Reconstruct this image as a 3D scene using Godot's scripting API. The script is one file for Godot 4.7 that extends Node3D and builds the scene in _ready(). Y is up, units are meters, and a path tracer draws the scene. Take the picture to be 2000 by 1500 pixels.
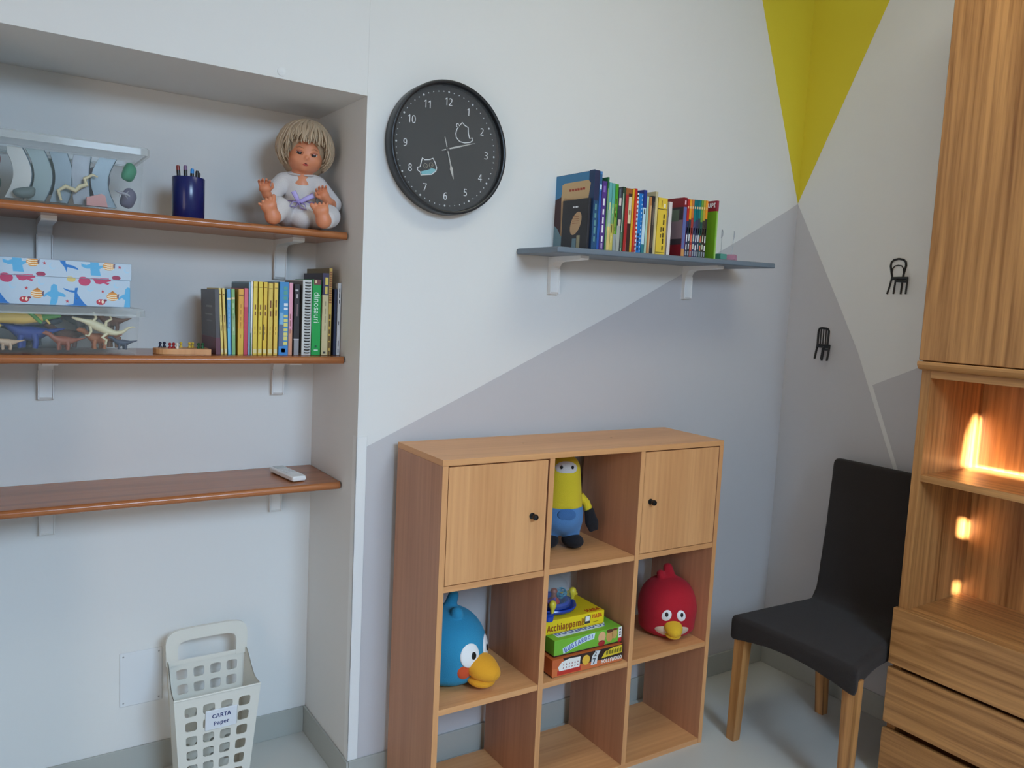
extends Node3D
# A child's room: niche with shelves, clock, wall shelf, cube bookcase, chair and wardrobe.

var wood := {}
var mats := {}
var used := {}
var rng := RandomNumberGenerator.new()

func _ready():
	rng.seed = 7
	# ---- camera
	var cam := Camera3D.new()
	cam.name = "camera"
	cam.position = Vector3(-2.8332, 1.5022, 2.1628)
	cam.rotation_degrees = Vector3(-5.6625, -33.7725, 2.8059)
	cam.fov = 51.608
	cam.near = 0.05
	add_child(cam)
	cam.current = true
	# ---- sky and exposure
	var we := WorldEnvironment.new()
	we.name = "world_environment"
	var env := Environment.new()
	env.background_mode = Environment.BG_SKY
	var sky := Sky.new()
	var sm := ProceduralSkyMaterial.new()
	sm.sky_top_color = Color(0.30, 0.48, 0.80)
	sm.sky_horizon_color = Color(0.66, 0.76, 0.88)
	sm.ground_bottom_color = Color(0.30, 0.28, 0.25)
	sm.ground_horizon_color = Color(0.55, 0.56, 0.55)
	sm.sky_energy_multiplier = 1.0
	sky.sky_material = sm
	env.sky = sky
	env.ambient_light_source = Environment.AMBIENT_SOURCE_SKY
	env.tonemap_mode = Environment.TONE_MAPPER_LINEAR
	env.tonemap_exposure = 1.0
	env.sdfgi_enabled = true
	env.ssao_enabled = true
	env.ssil_enabled = true
	we.environment = env
	add_child(we)
	# ---- sun: low, from behind the camera's shoulder, reaching in through slits of an added shutter board
	var sun := DirectionalLight3D.new()
	sun.name = "sun"
	sun.look_at_from_position(Vector3.ZERO, SUN_DIR, Vector3.UP)
	sun.light_energy = 44.0
	sun.light_color = Color(1.0, 0.95, 0.86)
	sun.light_angular_distance = 0.3
	sun.shadow_enabled = true
	add_child(sun)
	# ---- daylight through the tall window behind the camera: the blue sky above the houses
	for q in [["daylight_of_sky", Vector3(-1.6, 3.55, 4.7), Vector2(2.8, 2.3), SKY_E, Color(0.76, 0.885, 1.0)]]:
		var day := AreaLight3D.new()
		day.name = q[0]
		day.area_size = q[2]
		day.position = q[1]
		day.light_energy = q[3]
		day.light_color = q[4]
		day.area_normalize_energy = true
		day.area_range = 14.0
		day.shadow_enabled = true
		add_child(day)
	# ---- added fill light at the left wall, dressed as a curtained door
	var side := AreaLight3D.new()
	side.name = "added_side_fill"
	side.area_size = Vector2(0.8, 1.9)
	side.position = Vector3(-4.14, 1.25, 1.81)
	side.rotation.y = -PI / 2
	side.light_energy = 1.15
	side.light_color = Color(1.0, 0.90, 0.82)
	side.area_normalize_energy = true
	side.area_range = 14.0
	side.shadow_enabled = true
	add_child(side)
	# ---- added fill light under the ceiling, out of view
	var added_fill := AreaLight3D.new()
	added_fill.name = "added_ceiling_fill"
	added_fill.area_size = Vector2(1.16, 0.56)
	added_fill.position = Vector3(-1.1, CEIL - 0.06, 1.3)
	added_fill.rotation.x = -PI / 2
	added_fill.light_energy = 0.8
	added_fill.light_color = Color(0.98, 0.99, 0.93)
	added_fill.area_normalize_energy = true
	added_fill.area_range = 14.0
	added_fill.shadow_enabled = true
	add_child(added_fill)
	build_materials()
	build_room()
	build_niche_shelves()
	build_wall_shelf()
	build_bookcase()
	build_wardrobe()
	build_chair()
	build_clock()
	build_hooks()
	build_wall_books()
	build_niche_books()
	build_niche_things()
	build_bin()
	build_plush()
	build_games()
	build_doll()

const SKY_E := 74.0
const SUN_DIR := Vector3(0.9, -0.22, -0.38)

# =====================================================================  names and tags
func numbered(n: String) -> String:
	if not used.has(n):
		used[n] = 0
		return n
	used[n] += 1
	return "%s_%03d" % [n, used[n]]

func thing(called: String, label: String, category: String, at := Vector3.ZERO, group := "") -> Node3D:
	var o := Node3D.new()
	o.name = numbered(called)
	add_child(o)
	o.position = at
	tag(o, label, category, group)
	return o

func tag(o: Node, label: String, category: String, group := ""):
	o.set_meta("label", label)
	o.set_meta("category", category)
	if group != "":
		o.set_meta("group", group)

func obj(called: String, m: MB, material: Material, parent: Node) -> MeshInstance3D:
	var o := MeshInstance3D.new()
	o.name = called
	o.mesh = m.mesh()
	o.material_override = material
	if parent == self:
		o.name = numbered(called)
	parent.add_child(o, true)
	return o

func struct(called: String, m: MB, material: Material, label := "") -> MeshInstance3D:
	var o := obj(called, m, material, self)
	o.set_meta("kind", "structure")
	if label != "":
		o.set_meta("label", label)
	return o

func lettering(called: String, text: String, h: float, xf: Transform3D, material: Material, parent: Node, bold := false, squeeze := 1.0) -> MeshInstance3D:
	# h: height of a capital letter; the text is centred on xf and faces its +z
	var tm := TextMesh.new()
	var f := SystemFont.new()
	f.font_names = PackedStringArray(["Droid Sans"])
	f.font_weight = 700 if bold else 400
	tm.font = f
	tm.text = text
	tm.font_size = 48
	tm.pixel_size = h / 34.0
	tm.depth = 0.0006
	tm.curve_step = 2.0
	var o := MeshInstance3D.new()
	o.name = called
	o.mesh = tm
	o.material_override = material
	o.transform = xf * Transform3D(Basis.from_scale(Vector3(squeeze, 1, 1)), Vector3.ZERO)
	parent.add_child(o, true)
	return o

# =====================================================================  mesh builder
class MB:
	var v := PackedVector3Array()
	var n := PackedVector3Array()
	var uv := PackedVector2Array()
	var ix := PackedInt32Array()
	var xf := Transform3D.IDENTITY
	var uvo := Vector2.ZERO
	var uvs := Vector2.ONE

	func vert(p: Vector3, nn: Vector3, t := Vector2.ZERO) -> int:
		v.append(xf * p)
		n.append((xf.basis * nn).normalized())
		uv.append(t * uvs + uvo)
		return v.size() - 1

	func face(a: int, b: int, c: int):
		var g := (v[b] - v[a]).cross(v[c] - v[a])
		if g.dot(n[a] + n[b] + n[c]) > 0.0:
			ix.append(a); ix.append(c); ix.append(b)
		else:
			ix.append(a); ix.append(b); ix.append(c)

	func quad(a: Vector3, b: Vector3, c: Vector3, d: Vector3, nn: Vector3, ta := Vector2.ZERO, tb := Vector2.ZERO, tc := Vector2.ZERO, td := Vector2.ZERO):
		var i := vert(a, nn, ta)
		vert(b, nn, tb)
		vert(c, nn, tc)
		vert(d, nn, td)
		face(i, i + 1, i + 2)
		face(i, i + 2, i + 3)

	static func fuv(p: Vector3, ax: int, g: int) -> Vector2:
		# texture place of a point on a face across ax, grain along g
		if ax == g:
			return Vector2(p[(g + 1) % 3], p[(g + 2) % 3] * 0.3)
		return Vector2(p[3 - ax - g], p[g])

	func box(c: Vector3, s: Vector3, b := 0.001, g := 1) -> MB:
		var h := s * 0.5
		b = minf(b, minf(h.x, minf(h.y, h.z)) * 0.98)
		var ids := {}
		for sx in [-1, 1]:
			for sy in [-1, 1]:
				for sz in [-1, 1]:
					var sg := Vector3(sx, sy, sz)
					for ax in 3:
						var p := Vector3.ZERO
						for k in 3:
							p[k] = sg[k] * (h[k] if k == ax else h[k] - b)
						var nn := Vector3.ZERO
						nn[ax] = sg[ax]
						ids[Vector4i(sx, sy, sz, ax)] = vert(c + p, nn, fuv(c + p, ax, g))
		for ax in 3:
			var u := (ax + 1) % 3
			var w := (ax + 2) % 3
			for s1 in [-1, 1]:
				var q := []
				for st in [[-1, -1], [1, -1], [1, 1], [-1, 1]]:
					var k := Vector4i(0, 0, 0, ax)
					k[ax] = s1; k[u] = st[0]; k[w] = st[1]
					q.append(ids[k])
				face(q[0], q[1], q[2]); face(q[0], q[2], q[3])
				for s2 in [-1, 1]:      # the edge along ax between faces u (s1) and w (s2)
					var e := []
					for s3 in [-1, 1]:
						for f in [u, w]:
							var k := Vector4i(0, 0, 0, f)
							k[ax] = s3; k[u] = s1; k[w] = s2
							e.append(ids[k])
					face(e[0], e[1], e[3]); face(e[0], e[3], e[2])
		for sx in [-1, 1]:
			for sy in [-1, 1]:
				for sz in [-1, 1]:
					face(ids[Vector4i(sx, sy, sz, 0)], ids[Vector4i(sx, sy, sz, 1)], ids[Vector4i(sx, sy, sz, 2)])
		return self

	func span(a: Vector3, b: Vector3, bev := 0.001, g := 1) -> MB:
		return box((a + b) * 0.5, (b - a).abs(), bev, g)

	func prism(poly: PackedVector2Array, z0: float, z1: float) -> MB:
		var t := Geometry2D.triangulate_polygon(poly)
		for zz in [z0, z1]:
			var nn := Vector3(0, 0, 1 if zz == maxf(z0, z1) else -1)
			var b := v.size()
			for p in poly:
				vert(Vector3(p.x, p.y, zz), nn, p)
			for i in range(0, t.size(), 3):
				face(b + t[i], b + t[i + 1], b + t[i + 2])
		var area := 0.0
		for i in poly.size():
			area += poly[i].cross(poly[(i + 1) % poly.size()])
		for i in poly.size():
			var p := poly[i]
			var q := poly[(i + 1) % poly.size()]
			var d := (q - p).normalized()
			var nn := Vector3(d.y, -d.x, 0) * signf(area)
			quad(Vector3(p.x, p.y, z0), Vector3(q.x, q.y, z0), Vector3(q.x, q.y, z1), Vector3(p.x, p.y, z1), nn, p, q, q, p)
		return self

	func lathe(prof: Array, segs := 32, a0 := 0.0, a1 := TAU) -> MB:
		# prof: Vector2(radius, height) from one end to the other, outside on its right hand when height grows
		var m := prof.size()
		var nr := []
		for i in m - 1:
			var d: Vector2 = prof[i + 1] - prof[i]
			nr.append(Vector2(d.y, -d.x).normalized())
		for i in m - 1:
			var na: Vector2 = nr[i]
			var nb: Vector2 = nr[i]
			if i > 0 and nr[i].dot(nr[i - 1]) > 0.75:
				na = (nr[i] + nr[i - 1]).normalized()
			if i < m - 2 and nr[i].dot(nr[i + 1]) > 0.75:
				nb = (nr[i] + nr[i + 1]).normalized()
			var b := v.size()
			for k in segs + 1:
				var t := a0 + (a1 - a0) * k / segs
				var r := Vector3(cos(t), 0, sin(t))
				vert(r * prof[i].x + Vector3(0, prof[i].y, 0), r * na.x + Vector3(0, na.y, 0), Vector2(t * 0.05, prof[i].y))
				vert(r * prof[i + 1].x + Vector3(0, prof[i + 1].y, 0), r * nb.x + Vector3(0, nb.y, 0), Vector2(t * 0.05, prof[i + 1].y))
			for k in segs:
				var q := b + 2 * k
				if prof[i].x > 1e-6:
					face(q, q + 1, q + 2)
				if prof[i + 1].x > 1e-6:
					face(q + 1, q + 3, q + 2)
		return self

	func ball(c: Vector3, r: Vector3, basis := Basis.IDENTITY, segs := 20, rings := 12) -> MB:
		var b := v.size()
		for i in rings + 1:
			var ph := PI * i / rings
			for k in segs + 1:
				var t := TAU * k / segs
				var d := Vector3(sin(ph) * cos(t), cos(ph), sin(ph) * sin(t))
				vert(c + basis * (d * r), basis * (d / r), Vector2(t, ph) * 0.1)
		for i in rings:
			for k in segs:
				var q := b + i * (segs + 1) + k
				if i > 0:
					face(q, q + 1, q + segs + 1)
				if i < rings - 1:
					face(q + 1, q + segs + 2, q + segs + 1)
		return self

	func tube(path: Array, rad: Array, segs := 10, flat := Vector2.ONE, up := Vector3.ZERO, closed := false) -> MB:
		var m := path.size()
		var b := v.size()
		var side := Vector3.ZERO
		for i in m:
			var d: Vector3
			if closed:
				d = path[(i + 1) % m] - path[(i + m - 1) % m]
			else:
				d = path[mini(i + 1, m - 1)] - path[maxi(i - 1, 0)]
			d = d.normalized()
			if up != Vector3.ZERO:
				side = up.cross(d).normalized()
			elif side == Vector3.ZERO:
				side = (Vector3.UP if absf(d.y) < 0.9 else Vector3.RIGHT).cross(d).normalized()
			else:
				side = (side - d * side.dot(d)).normalized()
			var o := d.cross(side)
			var r: float = rad[mini(i, rad.size() - 1)]
			for k in segs + 1:
				var t := TAU * k / segs
				var e := side * (cos(t) * flat.x) + o * (sin(t) * flat.y)
				var nn := side * (cos(t) / flat.x) + o * (sin(t) / flat.y)
				vert(path[i] + e * r, nn, Vector2(t * 0.02, i * 0.01))
		var last := m if closed else m - 1
		for i in last:
			for k in segs:
				var q := b + i * (segs + 1) + k
				var w := b + ((i + 1) % m) * (segs + 1) + k
				face(q, q + 1, w)
				face(q + 1, w + 1, w)
		if not closed:
			for e in [0, m - 1]:
				var d: Vector3 = (path[1] - path[0]).normalized() * -1.0 if e == 0 else (path[m - 1] - path[m - 2]).normalized()
				var c := vert(path[e], d)
				var ring := []
				for k in segs:
					ring.append(vert(xf.affine_inverse() * v[b + e * (segs + 1) + k], d))
				for k in segs:
					face(c, ring[k], ring[(k + 1) % segs])
		return self

	func mesh() -> ArrayMesh:
		var a := []
		a.resize(Mesh.ARRAY_MAX)
		a[Mesh.ARRAY_VERTEX] = v
		a[Mesh.ARRAY_NORMAL] = n
		a[Mesh.ARRAY_TEX_UV] = uv
		a[Mesh.ARRAY_INDEX] = ix
		var me := ArrayMesh.new()
		me.add_surface_from_arrays(Mesh.PRIMITIVE_TRIANGLES, a)
		return me

# a field of blended capsules and ellipsoids, meshed as surface nets
class Field:
	var o: Vector3
	var c: float
	var nx: int
	var ny: int
	var nz: int
	var d := PackedFloat32Array()

	func _init(lo: Vector3, hi: Vector3, cell: float):
		o = lo
		c = cell
		nx = int(ceil((hi.x - lo.x) / c)) + 1
		ny = int(ceil((hi.y - lo.y) / c)) + 1
		nz = int(ceil((hi.z - lo.z) / c)) + 1
		d.resize(nx * ny * nz)
		d.fill(1.0)

	func lohi(a: Vector3, b: Vector3) -> Array:
		var l := ((a - o) / c).floor()
		var h := ((b - o) / c).ceil()
		return [maxi(int(l.x), 0), maxi(int(l.y), 0), maxi(int(l.z), 0), mini(int(h.x), nx - 1), mini(int(h.y), ny - 1), mini(int(h.z), nz - 1)]

	func put(i: int, s: float, k: float):
		var e := d[i]
		if k > 0.0:
			var h := maxf(k - absf(e - s), 0.0) / k
			d[i] = minf(e, s) - h * h * k * 0.25
		else:
			d[i] = minf(e, s)

	func cap(a: Vector3, b: Vector3, ra: float, rb: float, k := 0.01) -> Field:
		var m := Vector3.ONE * (maxf(ra, rb) + k + 2.0 * c)
		var r := lohi(a.min(b) - m, a.max(b) + m)
		var ab := b - a
		var l2 := maxf(ab.length_squared(), 1e-12)
		for z in range(r[2], r[5] + 1):
			for y in range(r[1], r[4] + 1):
				for x in range(r[0], r[3] + 1):
					var p := o + Vector3(x, y, z) * c - a
					var t := clampf(p.dot(ab) / l2, 0.0, 1.0)
					put((z * ny + y) * nx + x, (p - ab * t).length() - lerpf(ra, rb, t), k)
		return self

	func ell(q: Vector3, rr: Vector3, basis := Basis.IDENTITY, k := 0.01, cut := false) -> Field:
		var big := maxf(rr.x, maxf(rr.y, rr.z)) + k + 2.0 * c
		var r := lohi(q - Vector3.ONE * big, q + Vector3.ONE * big)
		var inv := basis.transposed()
		var lo := minf(rr.x, minf(rr.y, rr.z))
		for z in range(r[2], r[5] + 1):
			for y in range(r[1], r[4] + 1):
				for x in range(r[0], r[3] + 1):
					var p := inv * (o + Vector3(x, y, z) * c - q)
					var u := p / rr
					var l := u.length()
					var s := (l * (l - 1.0) / maxf((u / rr).length(), 1e-6)) if l > 0.01 else -lo
					var i := (z * ny + y) * nx + x
					if cut:
						d[i] = maxf(d[i], -s)
					else:
						put(i, s, k)
		return self

	func custom(fn: Callable, a: Vector3, b: Vector3, k := 0.0, cut := false) -> Field:
		var r := lohi(a, b)
		for z in range(r[2], r[5] + 1):
			for y in range(r[1], r[4] + 1):
				for x in range(r[0], r[3] + 1):
					var s: float = fn.call(o + Vector3(x, y, z) * c)
					var i := (z * ny + y) * nx + x
					if cut:
						d[i] = maxf(d[i], -s)
					else:
						put(i, s, k)
		return self

	func into(m: MB) -> MB:
		var id := PackedInt32Array()
		id.resize(nx * ny * nz)
		id.fill(-1)
		var sy := nx
		var sz := nx * ny
		for z in nz - 1:
			for y in ny - 1:
				var row := (z * ny + y) * nx
				for x in nx - 1:
					var i := row + x
					var a := d[i]
					if a > 2.0 * c or a < -2.0 * c:
						continue
					var e := [a, d[i + 1], d[i + sy], d[i + sy + 1], d[i + sz], d[i + sz + 1], d[i + sz + sy], d[i + sz + sy + 1]]
					var neg := 0
					for q in e:
						if q < 0.0:
							neg += 1
					if neg == 0 or neg == 8:
						continue
					var p := Vector3.ZERO
					var cnt := 0
					for k in [[0, 1], [2, 3], [4, 5], [6, 7], [0, 2], [1, 3], [4, 6], [5, 7], [0, 4], [1, 5], [2, 6], [3, 7]]:
						var f: float = e[k[0]]
						var g: float = e[k[1]]
						if (f < 0.0) != (g < 0.0):
							var t := f / (f - g)
							var u := Vector3(k[0] & 1, (k[0] >> 1) & 1, k[0] >> 2)
							var w := Vector3(k[1] & 1, (k[1] >> 1) & 1, k[1] >> 2)
							p += u.lerp(w, t)
							cnt += 1
					p /= cnt
					var gr := Vector3(e[1] + e[3] + e[5] + e[7] - e[0] - e[2] - e[4] - e[6], e[2] + e[3] + e[6] + e[7] - e[0] - e[1] - e[4] - e[5], e[4] + e[5] + e[6] + e[7] - e[0] - e[1] - e[2] - e[3])
					var w3 := o + (Vector3(x, y, z) + p) * c
					id[i] = m.vert(w3, gr.normalized() if gr.length_squared() > 1e-14 else Vector3.UP, Vector2(w3.x, w3.y))
		for z in range(1, nz - 1):
			for y in range(1, ny - 1):
				var row := (z * ny + y) * nx
				for x in range(1, nx - 1):
					var i := row + x
					if id[i] < 0 and id[i - 1] < 0 and id[i - sy] < 0 and id[i - sz] < 0:
						continue
					var s := d[i] < 0.0
					if s != (d[i + 1] < 0.0):
						quad4(m, id[i], id[i - sy], id[i - sy - sz], id[i - sz])
					if s != (d[i + sy] < 0.0):
						quad4(m, id[i], id[i - 1], id[i - 1 - sz], id[i - sz])
					if s != (d[i + sz] < 0.0):
						quad4(m, id[i], id[i - 1], id[i - 1 - sy], id[i - sy])
		return m

	func quad4(m: MB, a: int, b: int, e: int, f: int):
		if a >= 0 and b >= 0 and e >= 0 and f >= 0:
			m.face(a, b, e)
			m.face(a, e, f)

# =====================================================================  materials
func flat(name_: String, col: Color, rough := 0.6, metal := 0.0) -> StandardMaterial3D:
	if mats.has(name_):
		return mats[name_]
	var m := StandardMaterial3D.new()
	m.resource_name = name_
	m.albedo_color = col
	m.roughness = rough
	m.metallic = metal
	mats[name_] = m
	return m

func c8(r: int, g: int, b: int) -> Color:
	return Color(r / 255.0, g / 255.0, b / 255.0)

func hexm(col: Color, rough := 0.55) -> StandardMaterial3D:
	return flat("paint_%s_%d" % [col.to_html(false), int(rough * 100)], col, rough)

func fabric(name_: String, col: Color) -> StandardMaterial3D:
	if mats.has(name_):
		return mats[name_]
	var m := flat(name_, col, 0.95)
	var fn := FastNoiseLite.new()
	fn.seed = 3
	fn.frequency = 0.25
	fn.fractal_octaves = 2
	var nt := NoiseTexture2D.new()
	nt.width = 128
	nt.height = 128
	nt.seamless = true
	nt.noise = fn
	m.heightmap_enabled = true
	m.heightmap_texture = nt
	m.heightmap_scale = 0.12
	m.uv1_triplanar = true
	m.uv1_scale = Vector3(14, 14, 14)
	m.rim_enabled = true
	m.rim = 0.35
	return m

func make_wood(name_: String, base: Color, dark: Color, sd: int, w: int, h: int, rings: float, wobble: float, contrast: float, rough: float, arch: float) -> StandardMaterial3D:
	# w x h pixels cover 0.6 m across by 1.2 m along the grain
	var n1 := FastNoiseLite.new()
	n1.seed = sd
	n1.frequency = 1.0
	n1.fractal_octaves = 3
	var data := PackedByteArray()
	data.resize(w * h * 3)
	var b := base.srgb_to_linear()
	var k := dark.srgb_to_linear()
	for y in h:
		var fy := float(y) / h
		for x in w:
			var fx := float(x) / w
			var ux := fx * 6.0
			var sm := fy * fy * (3.0 - 2.0 * fy)       # blends into the start, so that the ends meet
			var p := n1.get_noise_3d(ux * 0.5, fy * 1.0, 3.0) * (1.0 - sm) + n1.get_noise_3d(ux * 0.5, (fy - 1.0) * 1.0, 3.0) * sm
			var dd := (fx - 0.5) * 2.0
			var r := rings * (sqrt(dd * dd + arch * (fy - 0.5) * (fy - 0.5)) + p * wobble)
			var g: float = 0.5 + 0.5 * sin(r * TAU)
			g = g * g
			var pore := n1.get_noise_3d(ux * 26.0, fy * 7.0, 7.0) * (1.0 - sm) + n1.get_noise_3d(ux * 26.0, (fy - 1.0) * 7.0, 7.0) * sm
			var streak := n1.get_noise_3d(ux * 5.0, fy * 0.9, 70.0) * (1.0 - sm) + n1.get_noise_3d(ux * 5.0, (fy - 1.0) * 0.9, 70.0) * sm
			var broad := n1.get_noise_3d(ux * 0.8, fy * 0.7, 50.0) * (1.0 - sm) + n1.get_noise_3d(ux * 0.8, (fy - 1.0) * 0.7, 50.0) * sm
			var t := clampf((0.30 * g + 0.45 * maxf(pore, 0.0) + 0.75 * streak + 0.5 * broad + 0.30) * contrast, 0.0, 1.0)
			var c := b.lerp(k, t).linear_to_srgb()
			var i := (y * w + x) * 3
			data[i] = int(c.r * 255.0)
			data[i + 1] = int(c.g * 255.0)
			data[i + 2] = int(c.b * 255.0)
	var img := Image.create_from_data(w, h, false, Image.FORMAT_RGB8, data)
	var m := StandardMaterial3D.new()
	m.resource_name = name_
	m.albedo_texture = ImageTexture.create_from_image(img)
	m.roughness = rough
	m.uv1_scale = Vector3(1.0 / 0.6, 1.0 / 1.2, 1)
	mats[name_] = m
	return m

func plaster(name_: String, col: Color, rough := 0.75) -> StandardMaterial3D:
	var m := flat(name_, col, rough)
	var fn := FastNoiseLite.new()
	fn.seed = 11
	fn.frequency = 0.02
	fn.fractal_octaves = 4
	var nt := NoiseTexture2D.new()
	nt.width = 256
	nt.height = 256
	nt.seamless = true
	nt.noise = fn
	m.heightmap_enabled = true
	m.heightmap_texture = nt
	m.heightmap_scale = 0.12
	m.uv1_triplanar = true
	m.uv1_world_triplanar = true
	m.uv1_scale = Vector3(1.2, 1.2, 1.2)
	return m

func build_materials():
	plaster("wall_white", c8(226, 225, 222))
	plaster("grey_wall_paint", c8(196, 193, 194))
	plaster("yellow_wall_paint", c8(219, 201, 50))
	make_wood("oak", c8(200, 145, 88), c8(126, 80, 40), 5, 384, 768, 9.0, 0.16, 0.85, 0.36, 0.10)
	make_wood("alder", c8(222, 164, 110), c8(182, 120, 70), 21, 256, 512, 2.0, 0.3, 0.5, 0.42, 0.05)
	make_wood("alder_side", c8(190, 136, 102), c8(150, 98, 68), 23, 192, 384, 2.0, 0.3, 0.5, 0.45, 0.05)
	make_wood("varnished", c8(176, 108, 62), c8(126, 70, 36), 33, 256, 512, 6.0, 0.15, 0.6, 0.22, 0.03)
	flat("white_plastic", c8(232, 232, 230), 0.4)
	flat("tile", c8(172, 173, 166), 0.3)
	flat("black_satin", c8(24, 25, 28), 0.35)
	flat("black_plastic", c8(16, 16, 17), 0.3)
	flat("steel", c8(170, 170, 172), 0.3, 1.0)
	flat("print_white", c8(235, 235, 235), 0.6)
	flat("paper", c8(226, 218, 198), 0.85)
	var g := flat("clear_plastic", Color(0.80, 0.86, 0.86, 0.10), 0.06)
	g.transparency = BaseMaterial3D.TRANSPARENCY_ALPHA
	g.metallic_specular = 0.12
	var l := flat("clear_lid", Color(0.84, 0.87, 0.87, 0.34), 0.12)
	l.transparency = BaseMaterial3D.TRANSPARENCY_ALPHA
	l.metallic_specular = 0.25
	var p := flat("pane", Color(1, 1, 1, 0.04), 0.02)
	p.transparency = BaseMaterial3D.TRANSPARENCY_ALPHA

# =====================================================================  the room
const NX := -1.9237     # the niche's side wall
const NL := -2.875      # the niche's far side wall
const NB := -0.3879     # its back
const NH := 2.0679      # its soffit
const CEIL := 3.15

func build_room():
	var white: Material = mats.wall_white
	# main wall with the niche: pieces round the opening, one mesh
	var m := MB.new()
	m.span(Vector3(NX, 0, -0.6), Vector3(0.2, CEIL, 0), 0.0005)
	m.span(Vector3(NL, NH, -0.6), Vector3(NX, CEIL, 0), 0.0005)
	m.span(Vector3(-4.4, 0, -0.6), Vector3(NL, CEIL, 0), 0.0005)
	m.span(Vector3(NL, 0, -0.6), Vector3(NX, NH, NB), 0.0005)
	var wb := struct("wall_back", m, white, "white wall with a shelved niche, grey and yellow painted fields")
	# painted fields on the main wall
	var gm := MB.new()
	gm.prism(PackedVector2Array([Vector2(-1.8935, 0.0), Vector2(0, 0.0), Vector2(0, 1.980), Vector2(-0.057, 1.947), Vector2(-0.35, 1.797), Vector2(-0.664, 1.639), Vector2(-0.955, 1.495), Vector2(-1.594, 1.198), Vector2(-1.8935, 1.065)]), 0.0, 0.0008)
	obj("grey_paint", gm, mats.grey_wall_paint, wb)
	var ym := MB.new()
	ym.prism(PackedVector2Array([Vector2(0, 1.980), Vector2(0, CEIL), Vector2(-0.497, CEIL), Vector2(-0.314, 2.719)]), 0.0, 0.0008)
	obj("yellow_paint", ym, mats.yellow_wall_paint, wb)
	var gs := MB.new()
	gs.span(Vector3(NX - 0.003, 0.0913, -0.026), Vector3(NX, 1.096, 0.003), 0.001)
	gs.span(Vector3(NX - 0.003, 0.0913, 0.0), Vector3(-1.8935, 1.096, 0.003), 0.001)
	obj("corner_guard", gs, mats.white_plastic, wb)
	# wall on the wardrobe's side, facing the camera's left
	var wr := struct("wall_right", MB.new().span(Vector3(0, 0, 0), Vector3(0.2, CEIL, 3.4), 0.0005), white, "white side wall with a grey triangle, a grey field and a yellow tip")
	var rot := Transform3D(Basis(Vector3(0, 0, 1), Vector3(0, 1, 0), Vector3(-1, 0, 0)), Vector3.ZERO)   # polygon x runs along z, its thickness along -x
	var g1 := MB.new()
	g1.xf = rot
	g1.prism(PackedVector2Array([Vector2(0, 0), Vector2(0.953, 0), Vector2(0.51, 0.99), Vector2(0.335, 1.384), Vector2(0.246, 1.546), Vector2(0.096, 1.812), Vector2(0, 1.980)]), 0.0, 0.0008)
	obj("grey_paint", g1, mats.grey_wall_paint, wr)
	var g2 := MB.new()
	g2.xf = rot
	g2.prism(PackedVector2Array([Vector2(0.958, 0), Vector2(1.7, 0), Vector2(1.7, 1.886), Vector2(0.58, 1.348), Vector2(0.408, 1.265), Vector2(0.536, 0.972)]), 0.0, 0.0008)
	obj("grey_paint", g2, mats.grey_wall_paint, wr)
	var y2 := MB.new()
	y2.xf = rot
	y2.prism(PackedVector2Array([Vector2(0, 1.980), Vector2(0.333, 2.702), Vector2(0.540, CEIL), Vector2(0, CEIL)]), 0.0, 0.0008)
	obj("yellow_paint", y2, mats.yellow_wall_paint, wr)
	# floor and ceiling
	var fm := flat("floor_tile", c8(198, 196, 188), 0.3)
	struct("floor", MB.new().span(Vector3(-4.4, -0.1, -0.6), Vector3(0.2, 0.0, 3.4), 0.0005), fm, "pale grey polished floor")
	struct("ceiling", MB.new().span(Vector3(-4.4, CEIL, -0.6), Vector3(0.2, CEIL + 0.15, 3.4), 0.0005), white, "white ceiling")
	var lp := thing("added_fill_panel", "added glowing fill panel on the ceiling, out of view", "added_fill", Vector3(-1.1, CEIL, 1.3))  # added glowing panel that goes with the ceiling fill light, out of view
	obj("frame", MB.new().span(Vector3(-0.6, -0.05, -0.3), Vector3(0.6, -0.0005, 0.3), 0.006), mats.white_plastic, lp)
	var glow := flat("fill_panel_glow", c8(240, 236, 220), 0.5)
	glow.emission_enabled = true
	glow.emission = Color(1.0, 0.97, 0.82)
	glow.emission_energy_multiplier = 1.5
	obj("fill_face", MB.new().span(Vector3(-0.58, -0.055, -0.28), Vector3(0.58, -0.0495, 0.28), 0.002), glow, lp)
	# wall behind the camera with the tall window
	var wf := MB.new()
	wf.span(Vector3(-4.4, 0, 3.2), Vector3(-2.45, CEIL, 3.4), 0.0005)
	wf.span(Vector3(-1.25, 0, 3.2), Vector3(0.2, CEIL, 3.4), 0.0005)
	wf.span(Vector3(-2.45, 2.85, 3.2), Vector3(-1.25, CEIL, 3.4), 0.0005)
	wf.span(Vector3(-2.45, 0, 3.2), Vector3(-1.25, 0.4, 3.4), 0.0005)
	wf.span(Vector3(-2.65, 0, 3.4), Vector3(-2.45, CEIL, 4.1), 0.0005)      # unseen fin, added to keep the sun off the window
	struct("wall_front", wf, white, "white wall behind the camera with a tall window")
	var win := MB.new()
	for x in [-2.45, -1.88, -1.31]:
		win.span(Vector3(x, 0.4, 3.26), Vector3(x + 0.06, 2.85, 3.32), 0.004)
	for y in [0.4, 2.79]:
		win.span(Vector3(-2.39, y, 3.26), Vector3(-1.31, y + 0.06, 3.32), 0.004)
	var w1 := struct("window_1", win, mats.white_plastic, "tall white framed window")
	obj("pane", MB.new().span(Vector3(-2.39, 0.46, 3.285), Vector3(-1.31, 2.79, 3.291), 0.0005), mats.pane, w1)
	# wall on the left with openings for the added door and shutter board
	var wl := MB.new()
	wl.span(Vector3(-4.4, 0, -0.6), Vector3(-4.2, CEIL, 1.33), 0.0005)
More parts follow.
